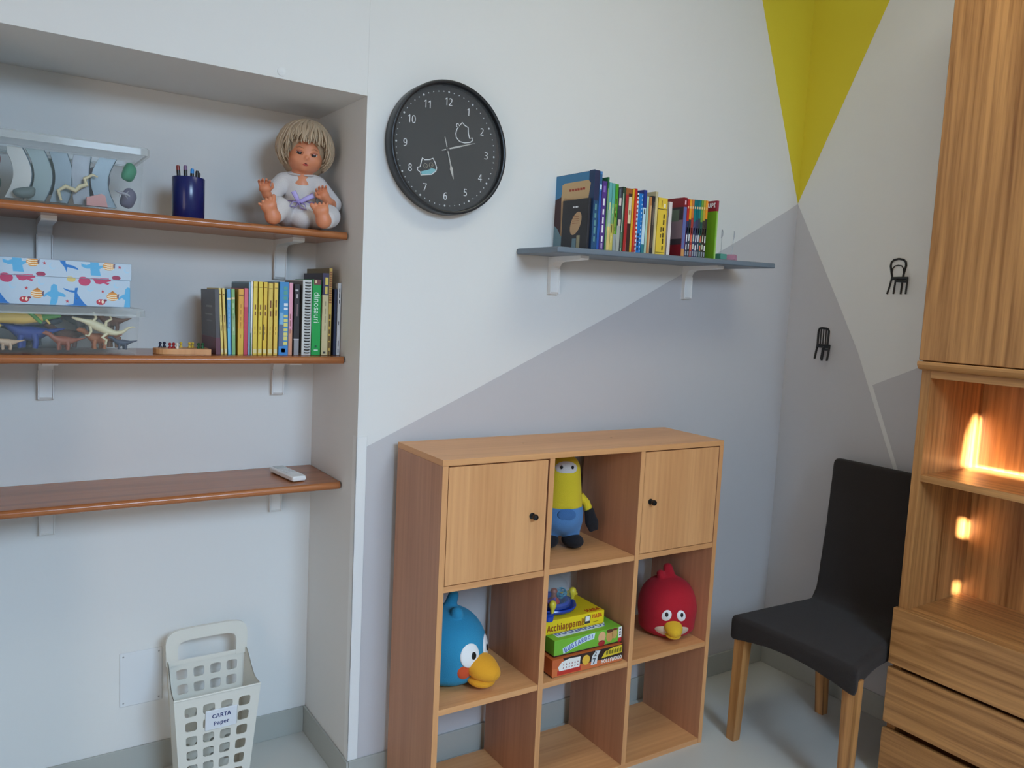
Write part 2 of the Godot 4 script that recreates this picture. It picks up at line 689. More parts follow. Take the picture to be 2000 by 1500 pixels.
	wl.span(Vector3(-4.4, 0, 2.29), Vector3(-4.2, CEIL, 2.45), 0.0005)
	wl.span(Vector3(-4.4, 2.32, 1.33), Vector3(-4.2, CEIL, 2.29), 0.0005)
	wl.span(Vector3(-4.4, 0, 3.1), Vector3(-4.2, CEIL, 3.4), 0.0005)
	wl.span(Vector3(-4.4, 2.4, 2.45), Vector3(-4.2, CEIL, 3.1), 0.0005)
	wl.span(Vector3(-4.4, 0, 2.45), Vector3(-4.2, 1.2, 3.1), 0.0005)
	struct("wall_left", wl, white, "white wall with openings for an added door and shutter")
	var dr := MB.new()  # added door frame round the side fill light, unseen
	for z in [1.33, 2.21]:
		dr.span(Vector3(-4.32, 0, z), Vector3(-4.26, 2.32, z + 0.08), 0.004)
	for y in [0.0, 2.24]:
		dr.span(Vector3(-4.32, y, 1.41), Vector3(-4.26, y + 0.08, 2.21), 0.004)
	var d1 := struct("door_1", dr, mats.white_plastic, "added white door frame with a glowing sheet as unseen fill light")
	var sheer := flat("added_glow_sheet", c8(232, 230, 226), 0.9)  # added glowing sheet, brightens the room from the side
	sheer.emission_enabled = true
	sheer.emission = Color(1.0, 0.95, 0.93)
	sheer.emission_energy_multiplier = 0.3
	obj("glow_sheet", MB.new().span(Vector3(-4.31, 0.06, 1.39), Vector3(-4.302, 2.26, 2.23), 0.002), sheer, d1)
	# shutter: an added unseen board at x = -4.3 with holes that send light to the wardrobe's open compartments
	var holes := []
	for t in [[-0.105, -0.022, 1.03, 1.08], [-0.101, -0.022, 1.08, 1.11], [-0.096, -0.022, 1.11, 1.135], [-0.088, -0.022, 1.135, 1.155], [-0.078, -0.023, 1.155, 1.175], [-0.066, -0.025, 1.175, 1.192], [-0.055, -0.028, 1.192, 1.205]]:   # on the inner side panel
		holes.append(hole(Vector3(t[0], t[2], 0.822), Vector3(t[1], t[3], 0.822)))
	holes.append(hole(Vector3(-0.085, 1.031, 0.822), Vector3(-0.02, 1.031, 1.25)))                       # along the shelf's back
	holes.append(hole(Vector3(-0.085, 0.79, 0.822), Vector3(-0.03, 0.85, 0.822)))
	holes.append(hole(Vector3(-0.07, 0.59, 0.822), Vector3(-0.045, 0.63, 0.822)))
	var zs := [2.45, 3.1]
	var ys := [1.2, 2.4]
	for h in holes:
		zs.append_array([h[0], h[1]])
		ys.append_array([h[2], h[3]])
	zs.sort()
	ys.sort()
	var sh := MB.new()
	for j in ys.size() - 1:
		var start := -1.0
		for i in zs.size() - 1:
			var cz: float = (zs[i] + zs[i + 1]) * 0.5
			var cy: float = (ys[j] + ys[j + 1]) * 0.5
			var open := false
			for h in holes:
				if cz > h[0] and cz < h[1] and cy > h[2] and cy < h[3]:
					open = true
			if not open and start < 0.0:
				start = zs[i]
			if start >= 0.0 and (open or i == zs.size() - 2):
				var e: float = zs[i] if open else zs[i + 1]
				if e - start > 1e-5 and ys[j + 1] - ys[j] > 1e-5:
					sh.span(Vector3(-4.302, ys[j], start), Vector3(-4.298, ys[j + 1], e), 0.0)
				start = -1.0
	var w2 := struct("added_shutter_2", sh, mats.white_plastic, "added board with slits that shape the sun patches")
	# ceramic baseboards
	var bh := 0.0913
	var tl: Material = mats.tile
	struct("baseboard_back", MB.new().span(Vector3(NX, 0, 0.0008), Vector3(-0.001, bh, 0.009), 0.0015), tl, "grey ceramic baseboard along the main wall")
	struct("baseboard_right", MB.new().span(Vector3(-0.009, 0, 0.009), Vector3(-0.0008, bh, 0.79), 0.0015), tl, "grey ceramic baseboard behind the chair")
	struct("baseboard_niche", MB.new().span(Vector3(NL + 0.008, 0, NB), Vector3(NX - 0.008, bh, NB + 0.008), 0.0015), tl, "grey ceramic baseboard along the niche back")
	struct("baseboard_side", MB.new().span(Vector3(NX - 0.008, 0, NB), Vector3(NX, bh, 0.009), 0.0015), tl, "grey ceramic baseboard on the niche side")
	# blank cover plate low in the niche, wall plug cap above it
	var cp := thing("cover_plate", "flat white blank cover plate on the niche wall behind the waste basket", "wall plate", Vector3(-2.445, 0.226, NB))
	obj("plate", MB.new().span(Vector3(-0.06, 0, 0), Vector3(0.06, 0.171, 0.004), 0.002), flat("plate_white", c8(224, 226, 228), 0.5), cp)
	for s in [Vector2(-0.05, 0.012), Vector2(-0.05, 0.159), Vector2(0.05, 0.012), Vector2(0.05, 0.159)]:
		obj("screw", MB.new().ball(Vector3(s.x, s.y, 0.004), Vector3(0.0025, 0.0025, 0.001), Basis.IDENTITY, 10, 6), mats.steel, cp)
	var cap := thing("plug_cap", "small round white plug cap on the wall above the niche", "plug cap", Vector3(-2.167, 2.086, 0.0))
	var cm := MB.new()
	cm.xf = Transform3D(Basis(Vector3.RIGHT, PI / 2), Vector3.ZERO)
	obj("cap", cm.lathe([Vector2(0.012, 0.0), Vector2(0.012, 0.002), Vector2(0.009, 0.0045), Vector2(0.0, 0.005)], 24), mats.white_plastic, cap)

func hole(a: Vector3, b: Vector3) -> Array:
	# where the sun's rays to the box from a to b cross the added board at x = -4.3: [z0, z1, y0, y1]
	var r := [1e9, -1e9, 1e9, -1e9]
	for x in [a.x, b.x]:
		var t: float = (x + 4.3) / SUN_DIR.x
		for z in [a.z, b.z]:
			r[0] = minf(r[0], z - SUN_DIR.z * t)
			r[1] = maxf(r[1], z - SUN_DIR.z * t)
		for y in [a.y, b.y]:
			r[2] = minf(r[2], y - SUN_DIR.y * t)
			r[3] = maxf(r[3], y - SUN_DIR.y * t)
	if b.z > a.z:      # a strip along z: keep the smear of its depth out
		var t0: float = (0.5 * (a.x + b.x) + 4.3) / SUN_DIR.x
		r[0] = a.z - SUN_DIR.z * t0
		r[1] = b.z - SUN_DIR.z * t0
	elif b.y > a.y:
		var t1: float = (0.5 * (a.x + b.x) + 4.3) / SUN_DIR.x
		r[2] = a.y - SUN_DIR.y * t1
		r[3] = b.y - SUN_DIR.y * t1
	return r

# =====================================================================  shelves and brackets
func bracket(at: Vector3, arm: float, label: String, group: String, turn := 0.0) -> Node3D:
	# at: top of the bracket against the wall; the arm reaches out along +z
	var t := thing("shelf_bracket", label, "bracket", at, group)
	t.rotation.z = turn
	var w := 0.036
	var pr := PackedVector2Array()      # side view: x out of the wall, y up
	pr.append(Vector2(0, 0))
	pr.append(Vector2(0, -0.124))
	pr.append(Vector2(0.010, -0.124))
	pr.append(Vector2(0.017, -0.116))
	pr.append(Vector2(0.017, -0.045))
	for k in 7:
		var a := PI - (PI / 2) * k / 6.0
		pr.append(Vector2(0.046 + 0.029 * cos(a), -0.045 + 0.029 * sin(a)))
	pr.append(Vector2(arm - 0.004, -0.012))
	pr.append(Vector2(arm, -0.008))
	pr.append(Vector2(arm, 0))
	var m := MB.new()
	m.xf = Transform3D(Basis(Vector3(0, 0, 1), Vector3(0, 1, 0), Vector3(-1, 0, 0)), Vector3.ZERO)
	m.prism(pr, -w / 2, w / 2)
	obj("angle_body", m, mats.white_plastic, t)
	var rim := MB.new()      # raised rims along both sides of the plate and the arm
	for s in [-1, 1]:
		rim.span(Vector3(s * w / 2 - 0.003, -0.122, 0.015), Vector3(s * w / 2 + 0.0015, -0.04, 0.021), 0.0015)
	obj("raised_rim", rim, mats.white_plastic, t)
	return t

func build_niche_shelves():
	var rows := [[1.6935, "topmost varnished wooden niche shelf, carrying the doll", "topmost", 0.0], [1.323, "middle varnished wooden niche shelf, carrying the row of books", "middle", 0.0], [0.9375, "lowest varnished wooden niche shelf, carrying only a white remote", "lowest", 0.0]]
	for r in rows:
		var y: float = r[0]
		var th := 0.022
		var t := thing("niche_shelf", r[1], "shelf", Vector3((NL + NX) / 2, y - th, NB + 0.001), "varnished shelves in the niche")
		var m := MB.new()
		m.uvo = Vector2(rng.randf(), rng.randf())
		var hw := (NX - NL) / 2 - 0.002
		# board with a rounded front edge: a side profile swept along x
		var pr := PackedVector2Array([Vector2(0, 0), Vector2(0.276, 0)])
		for k in 7:
			var a := -PI / 2 + PI * k / 6.0
			pr.append(Vector2(0.276 + 0.009 * cos(a), th / 2 + th / 2 * sin(a)))
		pr.append(Vector2(0, th))
		m.xf = Transform3D(Basis(Vector3(0, 0, 1), Vector3(0, 1, 0), Vector3(-1, 0, 0)), Vector3.ZERO)
		# grain runs along the board: box() gives it, the rounded nose is added in front
		m.xf = Transform3D.IDENTITY
		m.span(Vector3(-hw, 0, 0), Vector3(hw - 0.001, th, 0.272), 0.0008, 0)
		obj("board", m, mats.varnished, t)
		var nose := MB.new()
		nose.uvo = m.uvo
		var np := 9
		for k in np - 1:
			var a := -PI / 2 + PI * k / (np - 1)
			var b := -PI / 2 + PI * (k + 1) / (np - 1)
			var pa := Vector3(0, th / 2 + th / 2 * sin(a), 0.272 + 0.011 * cos(a))
			var pb := Vector3(0, th / 2 + th / 2 * sin(b), 0.272 + 0.011 * cos(b))
			var i := nose.v.size()
			for q in [[pa, a], [pb, b]]:
				for x in [-hw, hw - 0.004]:
					nose.vert(q[0] + Vector3(x, 0, 0), Vector3(0, sin(q[1]), cos(q[1])), Vector2(q[0].z + q[0].y, x))
			nose.face(i, i + 1, i + 3)
			nose.face(i, i + 3, i + 2)
			for sx in [-hw, hw - 0.004]:
				var e := nose.v.size()
				nose.vert(pa + Vector3(sx, 0, 0), Vector3(signf(sx), 0, 0), Vector2(0, 0))
				nose.vert(pb + Vector3(sx, 0, 0), Vector3(signf(sx), 0, 0), Vector2(0, 0.01))
				nose.vert(Vector3(sx, th / 2, 0.272), Vector3(signf(sx), 0, 0), Vector2(0.01, 0))
				nose.face(e, e + 1, e + 2)
		obj("rounded_edge", nose, mats.varnished, t)
		var yb := y - th
		var low: float = 0.0 if r[2] != "topmost" else 0.0
		bracket(Vector3(-2.691, yb - low, NB + 0.0005), 0.19, "white plastic bracket under the %s niche shelf, below the toy boxes' side" % r[2] if r[2] != "lowest" else "white plastic bracket under the lowest niche shelf, away from the remote", "white brackets under the niche shelves")
		bracket(Vector3(-2.045, yb - low, NB + 0.0005), 0.19, {"topmost": "white plastic bracket under the topmost niche shelf, below the doll", "middle": "white plastic bracket under the middle niche shelf, below the books", "lowest": "white plastic bracket under the lowest niche shelf, below the remote"}[r[2]], "white brackets under the niche shelves")

const SHELF_TILT := 0.018

func shelf_y(x: float) -> float:
	return 1.6875 + (x + 1.25) * SHELF_TILT

func build_wall_shelf():
	var xa := -1.397
	var xb := -0.392
	var th := 0.0185
	var t := thing("wall_shelf", "slate grey wall shelf holding a row of children's books", "shelf", Vector3((xa + xb) / 2, shelf_y((xa + xb) / 2), 0.0010))
	t.rotation.z = atan(SHELF_TILT)
	var m := MB.new()
	m.span(Vector3(-(xb - xa) / 2, -th, 0.0), Vector3((xb - xa) / 2, 0, 0.224), 0.004, 0)
	obj("board", m, flat("slate_paint", c8(112, 124, 136), 0.45), t)
	for x in [[-1.249, "white curved bracket under the grey wall shelf, on the white paint below the atlas"], [-0.626, "white curved bracket under the grey wall shelf, where the grey paint begins"]]:
		bracket(Vector3(x[0], shelf_y(x[0]) - th - 0.0005, 0.0012), 0.17, x[1], "white brackets under the wall shelf", atan(SHELF_TILT))

# =====================================================================  cube bookcase
const BX := Vector3(-1.8128, 0, 0.3237)
const BW := 1.0727
const BT := 0.0176
const BC := 0.33407
const BH := 0.33651
const BD := 0.2926
var bxf: Transform3D

func cell(i: int, j: int) -> Vector3:
	# front left bottom corner of a cell, i from the left, j from below, in the bookcase's own frame
	return Vector3(BT + i * (BC + BT), BT + j * (BH + BT), 0)

func build_bookcase():
	bxf = Transform3D(Basis(Vector3.UP, deg_to_rad(-1.25)), BX)
	var t := thing("cube_bookcase", "wooden nine-cube bookcase with two doors, open at the back", "bookcase", BX)
	t.transform = bxf
	var wm: Material = mats.alder
	var mk := func(called: String, a: Vector3, b: Vector3, g: int):
		var m := MB.new()
		m.uvo = Vector2(rng.randf(), rng.randf())
		m.span(a, b, 0.0007, g)
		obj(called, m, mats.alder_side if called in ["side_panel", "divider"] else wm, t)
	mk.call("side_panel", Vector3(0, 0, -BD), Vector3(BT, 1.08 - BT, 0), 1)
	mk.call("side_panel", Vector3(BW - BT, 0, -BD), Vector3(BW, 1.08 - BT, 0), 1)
	mk.call("top_panel", Vector3(0, 1.08 - BT, -BD), Vector3(BW, 1.08, 0), 0)
	mk.call("bottom_panel", Vector3(BT, 0, -BD), Vector3(BW - BT, BT, -0.0005), 0)
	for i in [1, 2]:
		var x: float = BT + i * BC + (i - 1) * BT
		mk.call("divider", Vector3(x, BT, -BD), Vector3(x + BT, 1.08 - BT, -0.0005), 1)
	for j in [1, 2]:
		var y: float = BT + j * BH + (j - 1) * BT
		for i in 3:
			var c := cell(i, 0)
			mk.call("shelf", Vector3(c.x, y, -BD), Vector3(c.x + BC, y + BT, -0.001), 0)
	for i in 4:      # pale edging on the front of the upright boards
		var x := i * (BC + BT)
		var em := MB.new()
		em.uvo = Vector2(rng.randf(), rng.randf())
		em.span(Vector3(x, BT if i in [1, 2] else 0.0, -0.0004), Vector3(x + BT, 1.08 - BT, 0.0006), 0.0003, 1)
		obj("edging", em, wm, t)
	for d in [[0, 0.298, 0], [2, 0.755, 1]]:
		var c := cell(d[0], 2)
		var m := MB.new()
		m.uvo = Vector2(rng.randf(), rng.randf())
		m.span(Vector3(c.x + 0.0022, c.y + 0.0022, -0.017), Vector3(c.x + BC - (0.005 if d[0] == 0 else 0.0025), c.y + BH - 0.0035, -0.0005), 0.0008, 1)
		var door := obj("door", m, wm, t)
		var k := MB.new()
		k.xf = Transform3D(Basis(Vector3.RIGHT, PI / 2), Vector3(d[1], 0.897, -0.0005))
		k.lathe([Vector2(0.0095, 0.0), Vector2(0.0095, 0.0015), Vector2(0.0045, 0.003), Vector2(0.004, 0.009), Vector2(0.008, 0.013), Vector2(0.0095, 0.018), Vector2(0.008, 0.0225), Vector2(0.0, 0.025)], 24)
		obj("knob", k, mats.black_plastic, door)
	for x in [0.36, 0.71]:
		obj("screw_cover", MB.new().ball(Vector3(x, 1.08, -0.16), Vector3(0.004, 0.0006, 0.004), Basis.IDENTITY, 12, 6), flat("screw_brown", c8(110, 80, 60), 0.5), t)

# =====================================================================  wardrobe
func build_wardrobe():
	var z0 := 0.789
	var z1 := 1.86
	var xf := -0.36
	var t := thing("wardrobe", "tall oak wardrobe with two open compartments above three drawers", "wardrobe", Vector3(xf, 0, z0))
	var om: Material = mats.oak
	var mk := func(called: String, a: Vector3, b: Vector3, g: int, bev := 0.0012, off := -1.0):
		var m := MB.new()
		m.uvo = Vector2(rng.randf() if off < 0.0 else off, rng.randf())
		m.span(a - Vector3(xf, 0, z0), b - Vector3(xf, 0, z0), bev, g)
		return obj(called, m, om, t)
	mk.call("side_panel", Vector3(xf, 0, z0 + 0.004), Vector3(-0.004, 2.66, z0 + 0.033), 1)
	mk.call("side_panel", Vector3(xf, 0, z1 - 0.033), Vector3(-0.004, 2.66, z1 - 0.004), 1)
	mk.call("back_panel", Vector3(-0.02, 0.03, z0 + 0.033), Vector3(-0.006, 2.64, z1 - 0.033), 1)
	mk.call("compartment_top", Vector3(xf, 1.338, z0 + 0.033), Vector3(-0.02, 1.363, z1 - 0.033), 2)
	mk.call("shelf", Vector3(xf + 0.002, 1.008, z0 + 0.033), Vector3(-0.02, 1.03, z1 - 0.033), 2)
	mk.call("compartment_floor", Vector3(xf, 0.562, z0 + 0.033), Vector3(-0.02, 0.586, z1 - 0.033), 2)
	mk.call("top_board", Vector3(xf - 0.02, 2.66, z0), Vector3(-0.004, 2.69, z1), 2)
	mk.call("plinth", Vector3(xf + 0.03, 0.0, z0 + 0.033), Vector3(xf + 0.05, 0.03, z1 - 0.033), 2)
	# moulded trim under the doors
	var tr := MB.new()
	var pr := PackedVector2Array([Vector2(0.0, 1.363), Vector2(-0.012, 1.364), Vector2(-0.019, 1.368), Vector2(-0.0235, 1.374), Vector2(-0.0265, 1.380), Vector2(-0.0265, 1.387), Vector2(-0.024, 1.390), Vector2(0.0, 1.390)])
	tr.prism(pr, 0.001, z1 - z0 - 0.001)
	obj("moulding", tr, flat("oak_trim", c8(186, 134, 80), 0.4), t)
	# doors above, with their grain upright
	mk.call("door", Vector3(xf - 0.022, 1.3925, z0 + 0.002), Vector3(xf - 0.001, 2.655, 1.323), 1, 0.003, 0.32)
	mk.call("door", Vector3(xf - 0.022, 1.3925, 1.326), Vector3(xf - 0.001, 2.655, z1 - 0.002), 1, 0.003, 0.9)
	var ys := [[0.4, 0.587], [0.2, 0.3865], [0.03, 0.178]]
	for y in ys:
		mk.call("drawer_front", Vector3(xf - 0.022, y[0], z0), Vector3(xf - 0.002, y[1], z1), 2, 0.002)
	for y in ys:
		mk.call("drawer_box", Vector3(xf - 0.001, y[0] + 0.004, z0 + 0.036), Vector3(-0.06, y[1] - 0.035, z1 - 0.036), 2)

# =====================================================================  chair
func build_chair():
	var o := Vector3(-0.42, 0, 0.6)
	var t := thing("dining_chair", "dining chair under a fitted dark brown fabric cover, on pale wooden legs", "chair", o)
	var f := Field.new(Vector3(-0.30, 0.28, -0.31), Vector3(0.42, 1.06, 0.32), 0.0085)
	# seat: a slab narrowing towards the back, arched below between the legs
	var seat := func(p: Vector3) -> float:
		var u := clampf((p.x + 0.24) / 0.46, 0.0, 1.0)      # 0 front, 1 back
		var lo := lerpf(-0.243, -0.205, u)
		var hi := lerpf(0.262, 0.150, pow(u, 0.62))
		var top := 0.462 + 0.006 * u - 0.35 * pow(absf(p.z - 0.01), 3.0)
		var side := clampf((p.z - lo) / (hi - lo), 0.0, 1.0)
		var arch := sin(side * PI)
		var deep := sin(clampf((p.x + 0.235) / 0.43, 0.0, 1.0) * PI)
		var edge := minf(p.x + 0.235, minf(p.z - lo, hi - p.z))
		var bottom := 0.362 + 0.035 * arch * clampf(1.0 - edge * 3.0, 0.0, 1.0) + 0.022 * deep
		var q := Vector3(maxf(-0.235 - p.x, p.x - 0.24), maxf(bottom - p.y, p.y - top), maxf(lo - p.z, p.z - hi)) + Vector3.ONE * 0.018
		return Vector3(maxf(q.x, 0), maxf(q.y, 0), maxf(q.z, 0)).length() + minf(maxf(q.x, maxf(q.y, q.z)), 0.0) - 0.018
	f.custom(seat, Vector3(-0.30, 0.28, -0.31), Vector3(0.34, 0.54, 0.32), 0.0)
	var back := func(p: Vector3) -> float:
		var u := clampf((p.y - 0.44) / 0.54, 0.0, 1.0)
		var cx := lerpf(0.236, 0.322, u) - 0.012 * sin(u * PI)
		var lo := lerpf(-0.218, -0.252, u) + 0.012 * sin(u * PI)
		var hi := lerpf(0.152, 0.148, u)
		var top := 0.978
		var th := lerpf(0.034, 0.024, u)
		var q := Vector3(absf(p.x - cx) - th, maxf(0.38 - p.y, p.y - top), maxf(lo - p.z, p.z - hi)) + Vector3.ONE * 0.014
		return Vector3(maxf(q.x, 0), maxf(q.y, 0), maxf(q.z, 0)).length() + minf(maxf(q.x, maxf(q.y, q.z)), 0.0) - 0.014
	f.custom(back, Vector3(0.1, 0.36, -0.31), Vector3(0.42, 1.06, 0.32), 0.05)
	obj("fitted_cover", f.into(MB.new()), fabric("brown_cover", c8(38, 32, 30)), t)
	var legm := func(a: Vector3, b: Vector3, wa: float, wb: float):
		var m := MB.new()
		m.uvo = Vector2(rng.randf(), rng.randf())
		var top := []
		var bot := []
		for s in [[-1, -1], [1, -1], [1, 1], [-1, 1]]:
			bot.append(a + Vector3(s[0] * wa / 2, 0, s[1] * wa / 2))
			top.append(b + Vector3(s[0] * wb / 2, 0, s[1] * wb / 2))
		for k in 4:
			var l := (k + 1) % 4
			var nn: Vector3 = (top[k] - bot[k]).cross(bot[l] - bot[k]).normalized()
			if nn.dot(bot[k] + bot[l] - a * 2.0) < 0:
				nn = -nn
			m.quad(bot[k], bot[l], top[l], top[k], nn, Vector2(0, 0), Vector2(wa, 0), Vector2(wa, 0.4), Vector2(0, 0.4))
		m.quad(bot[0], bot[1], bot[2], bot[3], Vector3.DOWN)
		m.quad(top[0], top[1], top[2], top[3], Vector3.UP)
		obj("leg", m, mats.oak, t)
	legm.call(Vector3(-0.622, 0, 0.386) - o, Vector3(-0.615, 0.41, 0.393) - o, 0.033, 0.043)
	legm.call(Vector3(-0.622, 0, 0.824) - o, Vector3(-0.615, 0.41, 0.817) - o, 0.033, 0.043)
	legm.call(Vector3(-0.165, 0, 0.425) - o, Vector3(-0.195, 0.42, 0.418) - o, 0.033, 0.04)
	legm.call(Vector3(-0.165, 0, 0.738) - o, Vector3(-0.195, 0.42, 0.74) - o, 0.033, 0.04)

# =====================================================================  clock
func build_clock():
	var o := Vector3(-1.6745, 1.955, 0.001)
	var t := thing("wall_clock", "round black wall clock with white numerals and two cat stickers", "clock", o)
	var up := Transform3D(Basis(Vector3.RIGHT, PI / 2), Vector3.ZERO)      # lathe axis out of the wall
	var m := MB.new()
	m.xf = up
	m.lathe([Vector2(0.0, 0.0), Vector2(0.190, 0.0), Vector2(0.1935, 0.004), Vector2(0.1935, 0.044), Vector2(0.192, 0.047), Vector2(0.187, 0.048), Vector2(0.1835, 0.046), Vector2(0.182, 0.030), Vector2(0.182, 0.018)], 96)
	obj("case", m, mats.black_satin, t)
	var dm := MB.new()
	dm.xf = up
	dm.lathe([Vector2(0.182, 0.018), Vector2(0.0, 0.018)], 96)
	obj("dial", dm, flat("dial", c8(30, 31, 33), 0.8), t)
	var w: Material = flat("dial_white", c8(225, 228, 230), 0.6)
	var rd := 0.1655
	var dots := MB.new()
	for k in 60:
		var a := TAU * k / 60.0
		var r := 0.0031 if k % 5 == 0 else 0.0017
		dots.ball(Vector3(sin(a) * rd, cos(a) * rd, 0.0184), Vector3(r, r, 0.0005), Basis.IDENTITY, 8, 4)
	var dn := obj("minute_dots", dots, w, t)
	dn.set_meta("kind", "stuff")
	for k in range(1, 13):
		var a := TAU * k / 12.0
		lettering("numeral", str(k), 0.0215, Transform3D(Basis.IDENTITY, Vector3(sin(a) * 0.1375, cos(a) * 0.1375, 0.0187)), w, t, false, 0.85)
	# hands: at about twelve past five
	var hand := func(called: String, ang: float, poly: PackedVector2Array, z: float):
		var h := MB.new()
		h.xf = Transform3D(Basis(Vector3.BACK, -ang), Vector3(0, 0, z))
		h.prism(poly, 0.0, 0.0008)
		obj(called, h, flat("hand_metal", c8(200, 200, 196), 0.35, 0.6), t)
	hand.call("minute_hand", deg_to_rad(72), PackedVector2Array([Vector2(-0.0012, -0.02), Vector2(0.0012, -0.02), Vector2(0.0026, 0.03), Vector2(0.0004, 0.098), Vector2(-0.0004, 0.098), Vector2(-0.0026, 0.03)]), 0.0235)
	hand.call("hour_hand", deg_to_rad(164), PackedVector2Array([Vector2(-0.001, -0.036), Vector2(0.001, -0.036), Vector2(0.002, 0.05), Vector2(0.0052, 0.058), Vector2(0.0006, 0.088), Vector2(-0.0006, 0.088), Vector2(-0.0052, 0.058), Vector2(-0.002, 0.05)]), 0.0215)
	var hub := MB.new()
	hub.xf = up
	hub.lathe([Vector2(0.006, 0.018), Vector2(0.006, 0.025), Vector2(0.004, 0.027), Vector2(0.0, 0.0275)], 20)
	obj("hub", hub, flat("hub_black", c8(40, 40, 42), 0.4), t)
	# stickers on the dial, outlines as in the photograph; p() turns the picked outline into dial places
	var p := func(x: float, y: float) -> Vector3:
		var q := Vector2(x - 692.0, y - 772.0)
		var det := -260855.0
		var ax := (-555.0 * q.x + 11.0 * q.y) / det
		var ay := (471.0 * q.y - 50.0 * q.x) / det
		return Vector3(ax * rd, ay * rd, 0.0188)
	var cats := [[[770, 520], [785, 512], [798, 535], [825, 500], [852, 527], [886, 545], [890, 600], [905, 650], [932, 645], [938, 668], [915, 690], [860, 699], [810, 688], [775, 650], [768, 610], [778, 565], [790, 548], [772, 545]], [[465, 870], [490, 886], [535, 882], [565, 868], [588, 910], [605, 960], [600, 990], [560, 1025], [510, 1030], [460, 1035], [455, 1008], [428, 988], [428, 962], [450, 955], [458, 910]]]
	for k in 2:
		var path := []
		for q in cats[k]:
			path.append(p.call(q[0], q[1]))
		var cm := MB.new()
		cm.tube(path, [0.0015], 8, Vector2(1, 0.35), Vector3(0, 0, 1), true)
		var s := obj("cat_sticker", cm, w, t)
		if k == 1:
			var fm := MB.new()
			var poly := PackedVector2Array()
			for q in [[462, 1000], [520, 985], [560, 965], [598, 975], [592, 995], [556, 1018], [512, 1024], [468, 1024]]:
				var e: Vector3 = p.call(q[0], q[1])
				poly.append(Vector2(e.x, e.y))
			fm.prism(poly, 0.0182, 0.0187)
			obj("teal_patch", fm, flat("teal_sticker", c8(120, 190, 200), 0.5), s)
			for e in [[500, 945], [552, 935]]:
				var em := MB.new()
				var c: Vector3 = p.call(e[0], e[1])
				em.xf = Transform3D(Basis(Vector3.RIGHT, PI / 2), Vector3(c.x, c.y, 0.0182))
				em.lathe([Vector2(0.0072, 0), Vector2(0.0072, 0.0005), Vector2(0.006, 0.0005), Vector2(0.006, 0)], 20)
				em.ball(Vector3(0.002, 0.0003, 0.0015), Vector3(0.0016, 0.0003, 0.0016), Basis.IDENTITY, 8, 4)
				obj("eye_ring", em, flat("sticker_tan", c8(150, 140, 120), 0.5), s)
	var gl := MB.new()
	gl.xf = up
	gl.lathe([Vector2(0.1825, 0.033), Vector2(0.0, 0.033)], 64)
	var gm := flat("clock_glass", Color(1, 1, 1, 0.05), 0.03)
	gm.transparency = BaseMaterial3D.TRANSPARENCY_ALPHA
	obj("glass", gl, gm, t)

# =====================================================================  chair-shaped hooks
func build_hooks():
	var bk: Material = mats.black_plastic
	var mk := func(label: String, at: Vector3, scale_: float, strokes: Array):
		var t := thing("wall_hook", label, "hook", at, "black chair-shaped hooks on the wall")
		t.rotation.y = -PI / 2      # own x along the wall (+z), own z out of it
		for s in strokes:
			var path := []
			for q in s[2]:
				path.append(Vector3(q[0] * scale_, -q[1] * scale_, q[2] * scale_ if q.size() > 2 else 8.0 * scale_))
			obj(s[0], MB.new().tube(path, [s[1] * scale_], 10), bk, t)
	# own units: picture units of the hook, x to the side, y down, third value out of the wall
	mk.call("black hook shaped like a bentwood chair with a looped back", Vector3(0, 1.6125, 0.467), 0.000302, [
		["backrest_hoop", 13.0, [[-62, -195], [-78, -260], [-98, -345], [-92, -390], [-62, -420], [0, -432], [62, -420], [94, -390], [100, -345], [82, -260], [72, -195]]],
		["inner_hoop", 7.0, [[-72, -262], [-66, -318], [-40, -346], [0, -352], [42, -346], [68, -318], [72, -262]]],
		["seat", 14.0, [[-70, -198, 10], [60, -198, 40], [172, -196, 70]]],
		["seat", 14.0, [[-70, -186, 10], [60, -186, 40], [172, -184, 70]]],
		["apron", 16.0, [[12, -160, 60], [90, -156, 70], [168, -152, 72]]],
		["leg", 11.0, [[-68, -195, 10], [-90, -80, 10], [-112, 0, 10]]],
		["leg", 11.0, [[10, -180, 50], [-2, -80, 45], [-10, 0, 40]]],
		["leg", 11.0, [[72, -190, 12], [70, -80, 12], [66, 0, 12]]],
		["leg", 11.0, [[170, -190, 70], [164, -80, 66], [158, 0, 60]]]])
	mk.call("black hook shaped like a slat-backed chair, the lower of the two", Vector3(0, 1.3455, 0.184), 0.00033, [
		["backrest_frame", 13.0, [[-92, -170], [-92, -280], [-92, -350], [-80, -374], [-50, -380], [10, -378], [40, -370], [52, -345], [50, -270], [46, -170]]],
		["slat", 8.0, [[-58, -372], [-56, -180]]],
		["slat", 8.0, [[-22, -374], [-20, -176]]],
		["slat", 8.0, [[14, -372], [16, -176]]],
		["seat", 15.0, [[-92, -172, 10], [0, -170, 40], [120, -172, 70]]],
		["seat", 15.0, [[-84, -156, 10], [0, -154, 40], [116, -156, 70]]],
		["apron", 13.0, [[30, -128, 60], [70, -124, 66], [112, -126, 70]]],
		["leg", 13.0, [[-90, -172, 10], [-104, -80, 10], [-116, 0, 10]]],
		["leg", 13.0, [[-8, -160, 12], [-14, -80, 12], [-24, 0, 12]]],
		["leg", 13.0, [[34, -160, 55], [22, -80, 50], [8, 16, 45]]],
		["leg", 13.0, [[118, -170, 70], [108, -80, 66], [92, 12, 62]]]])

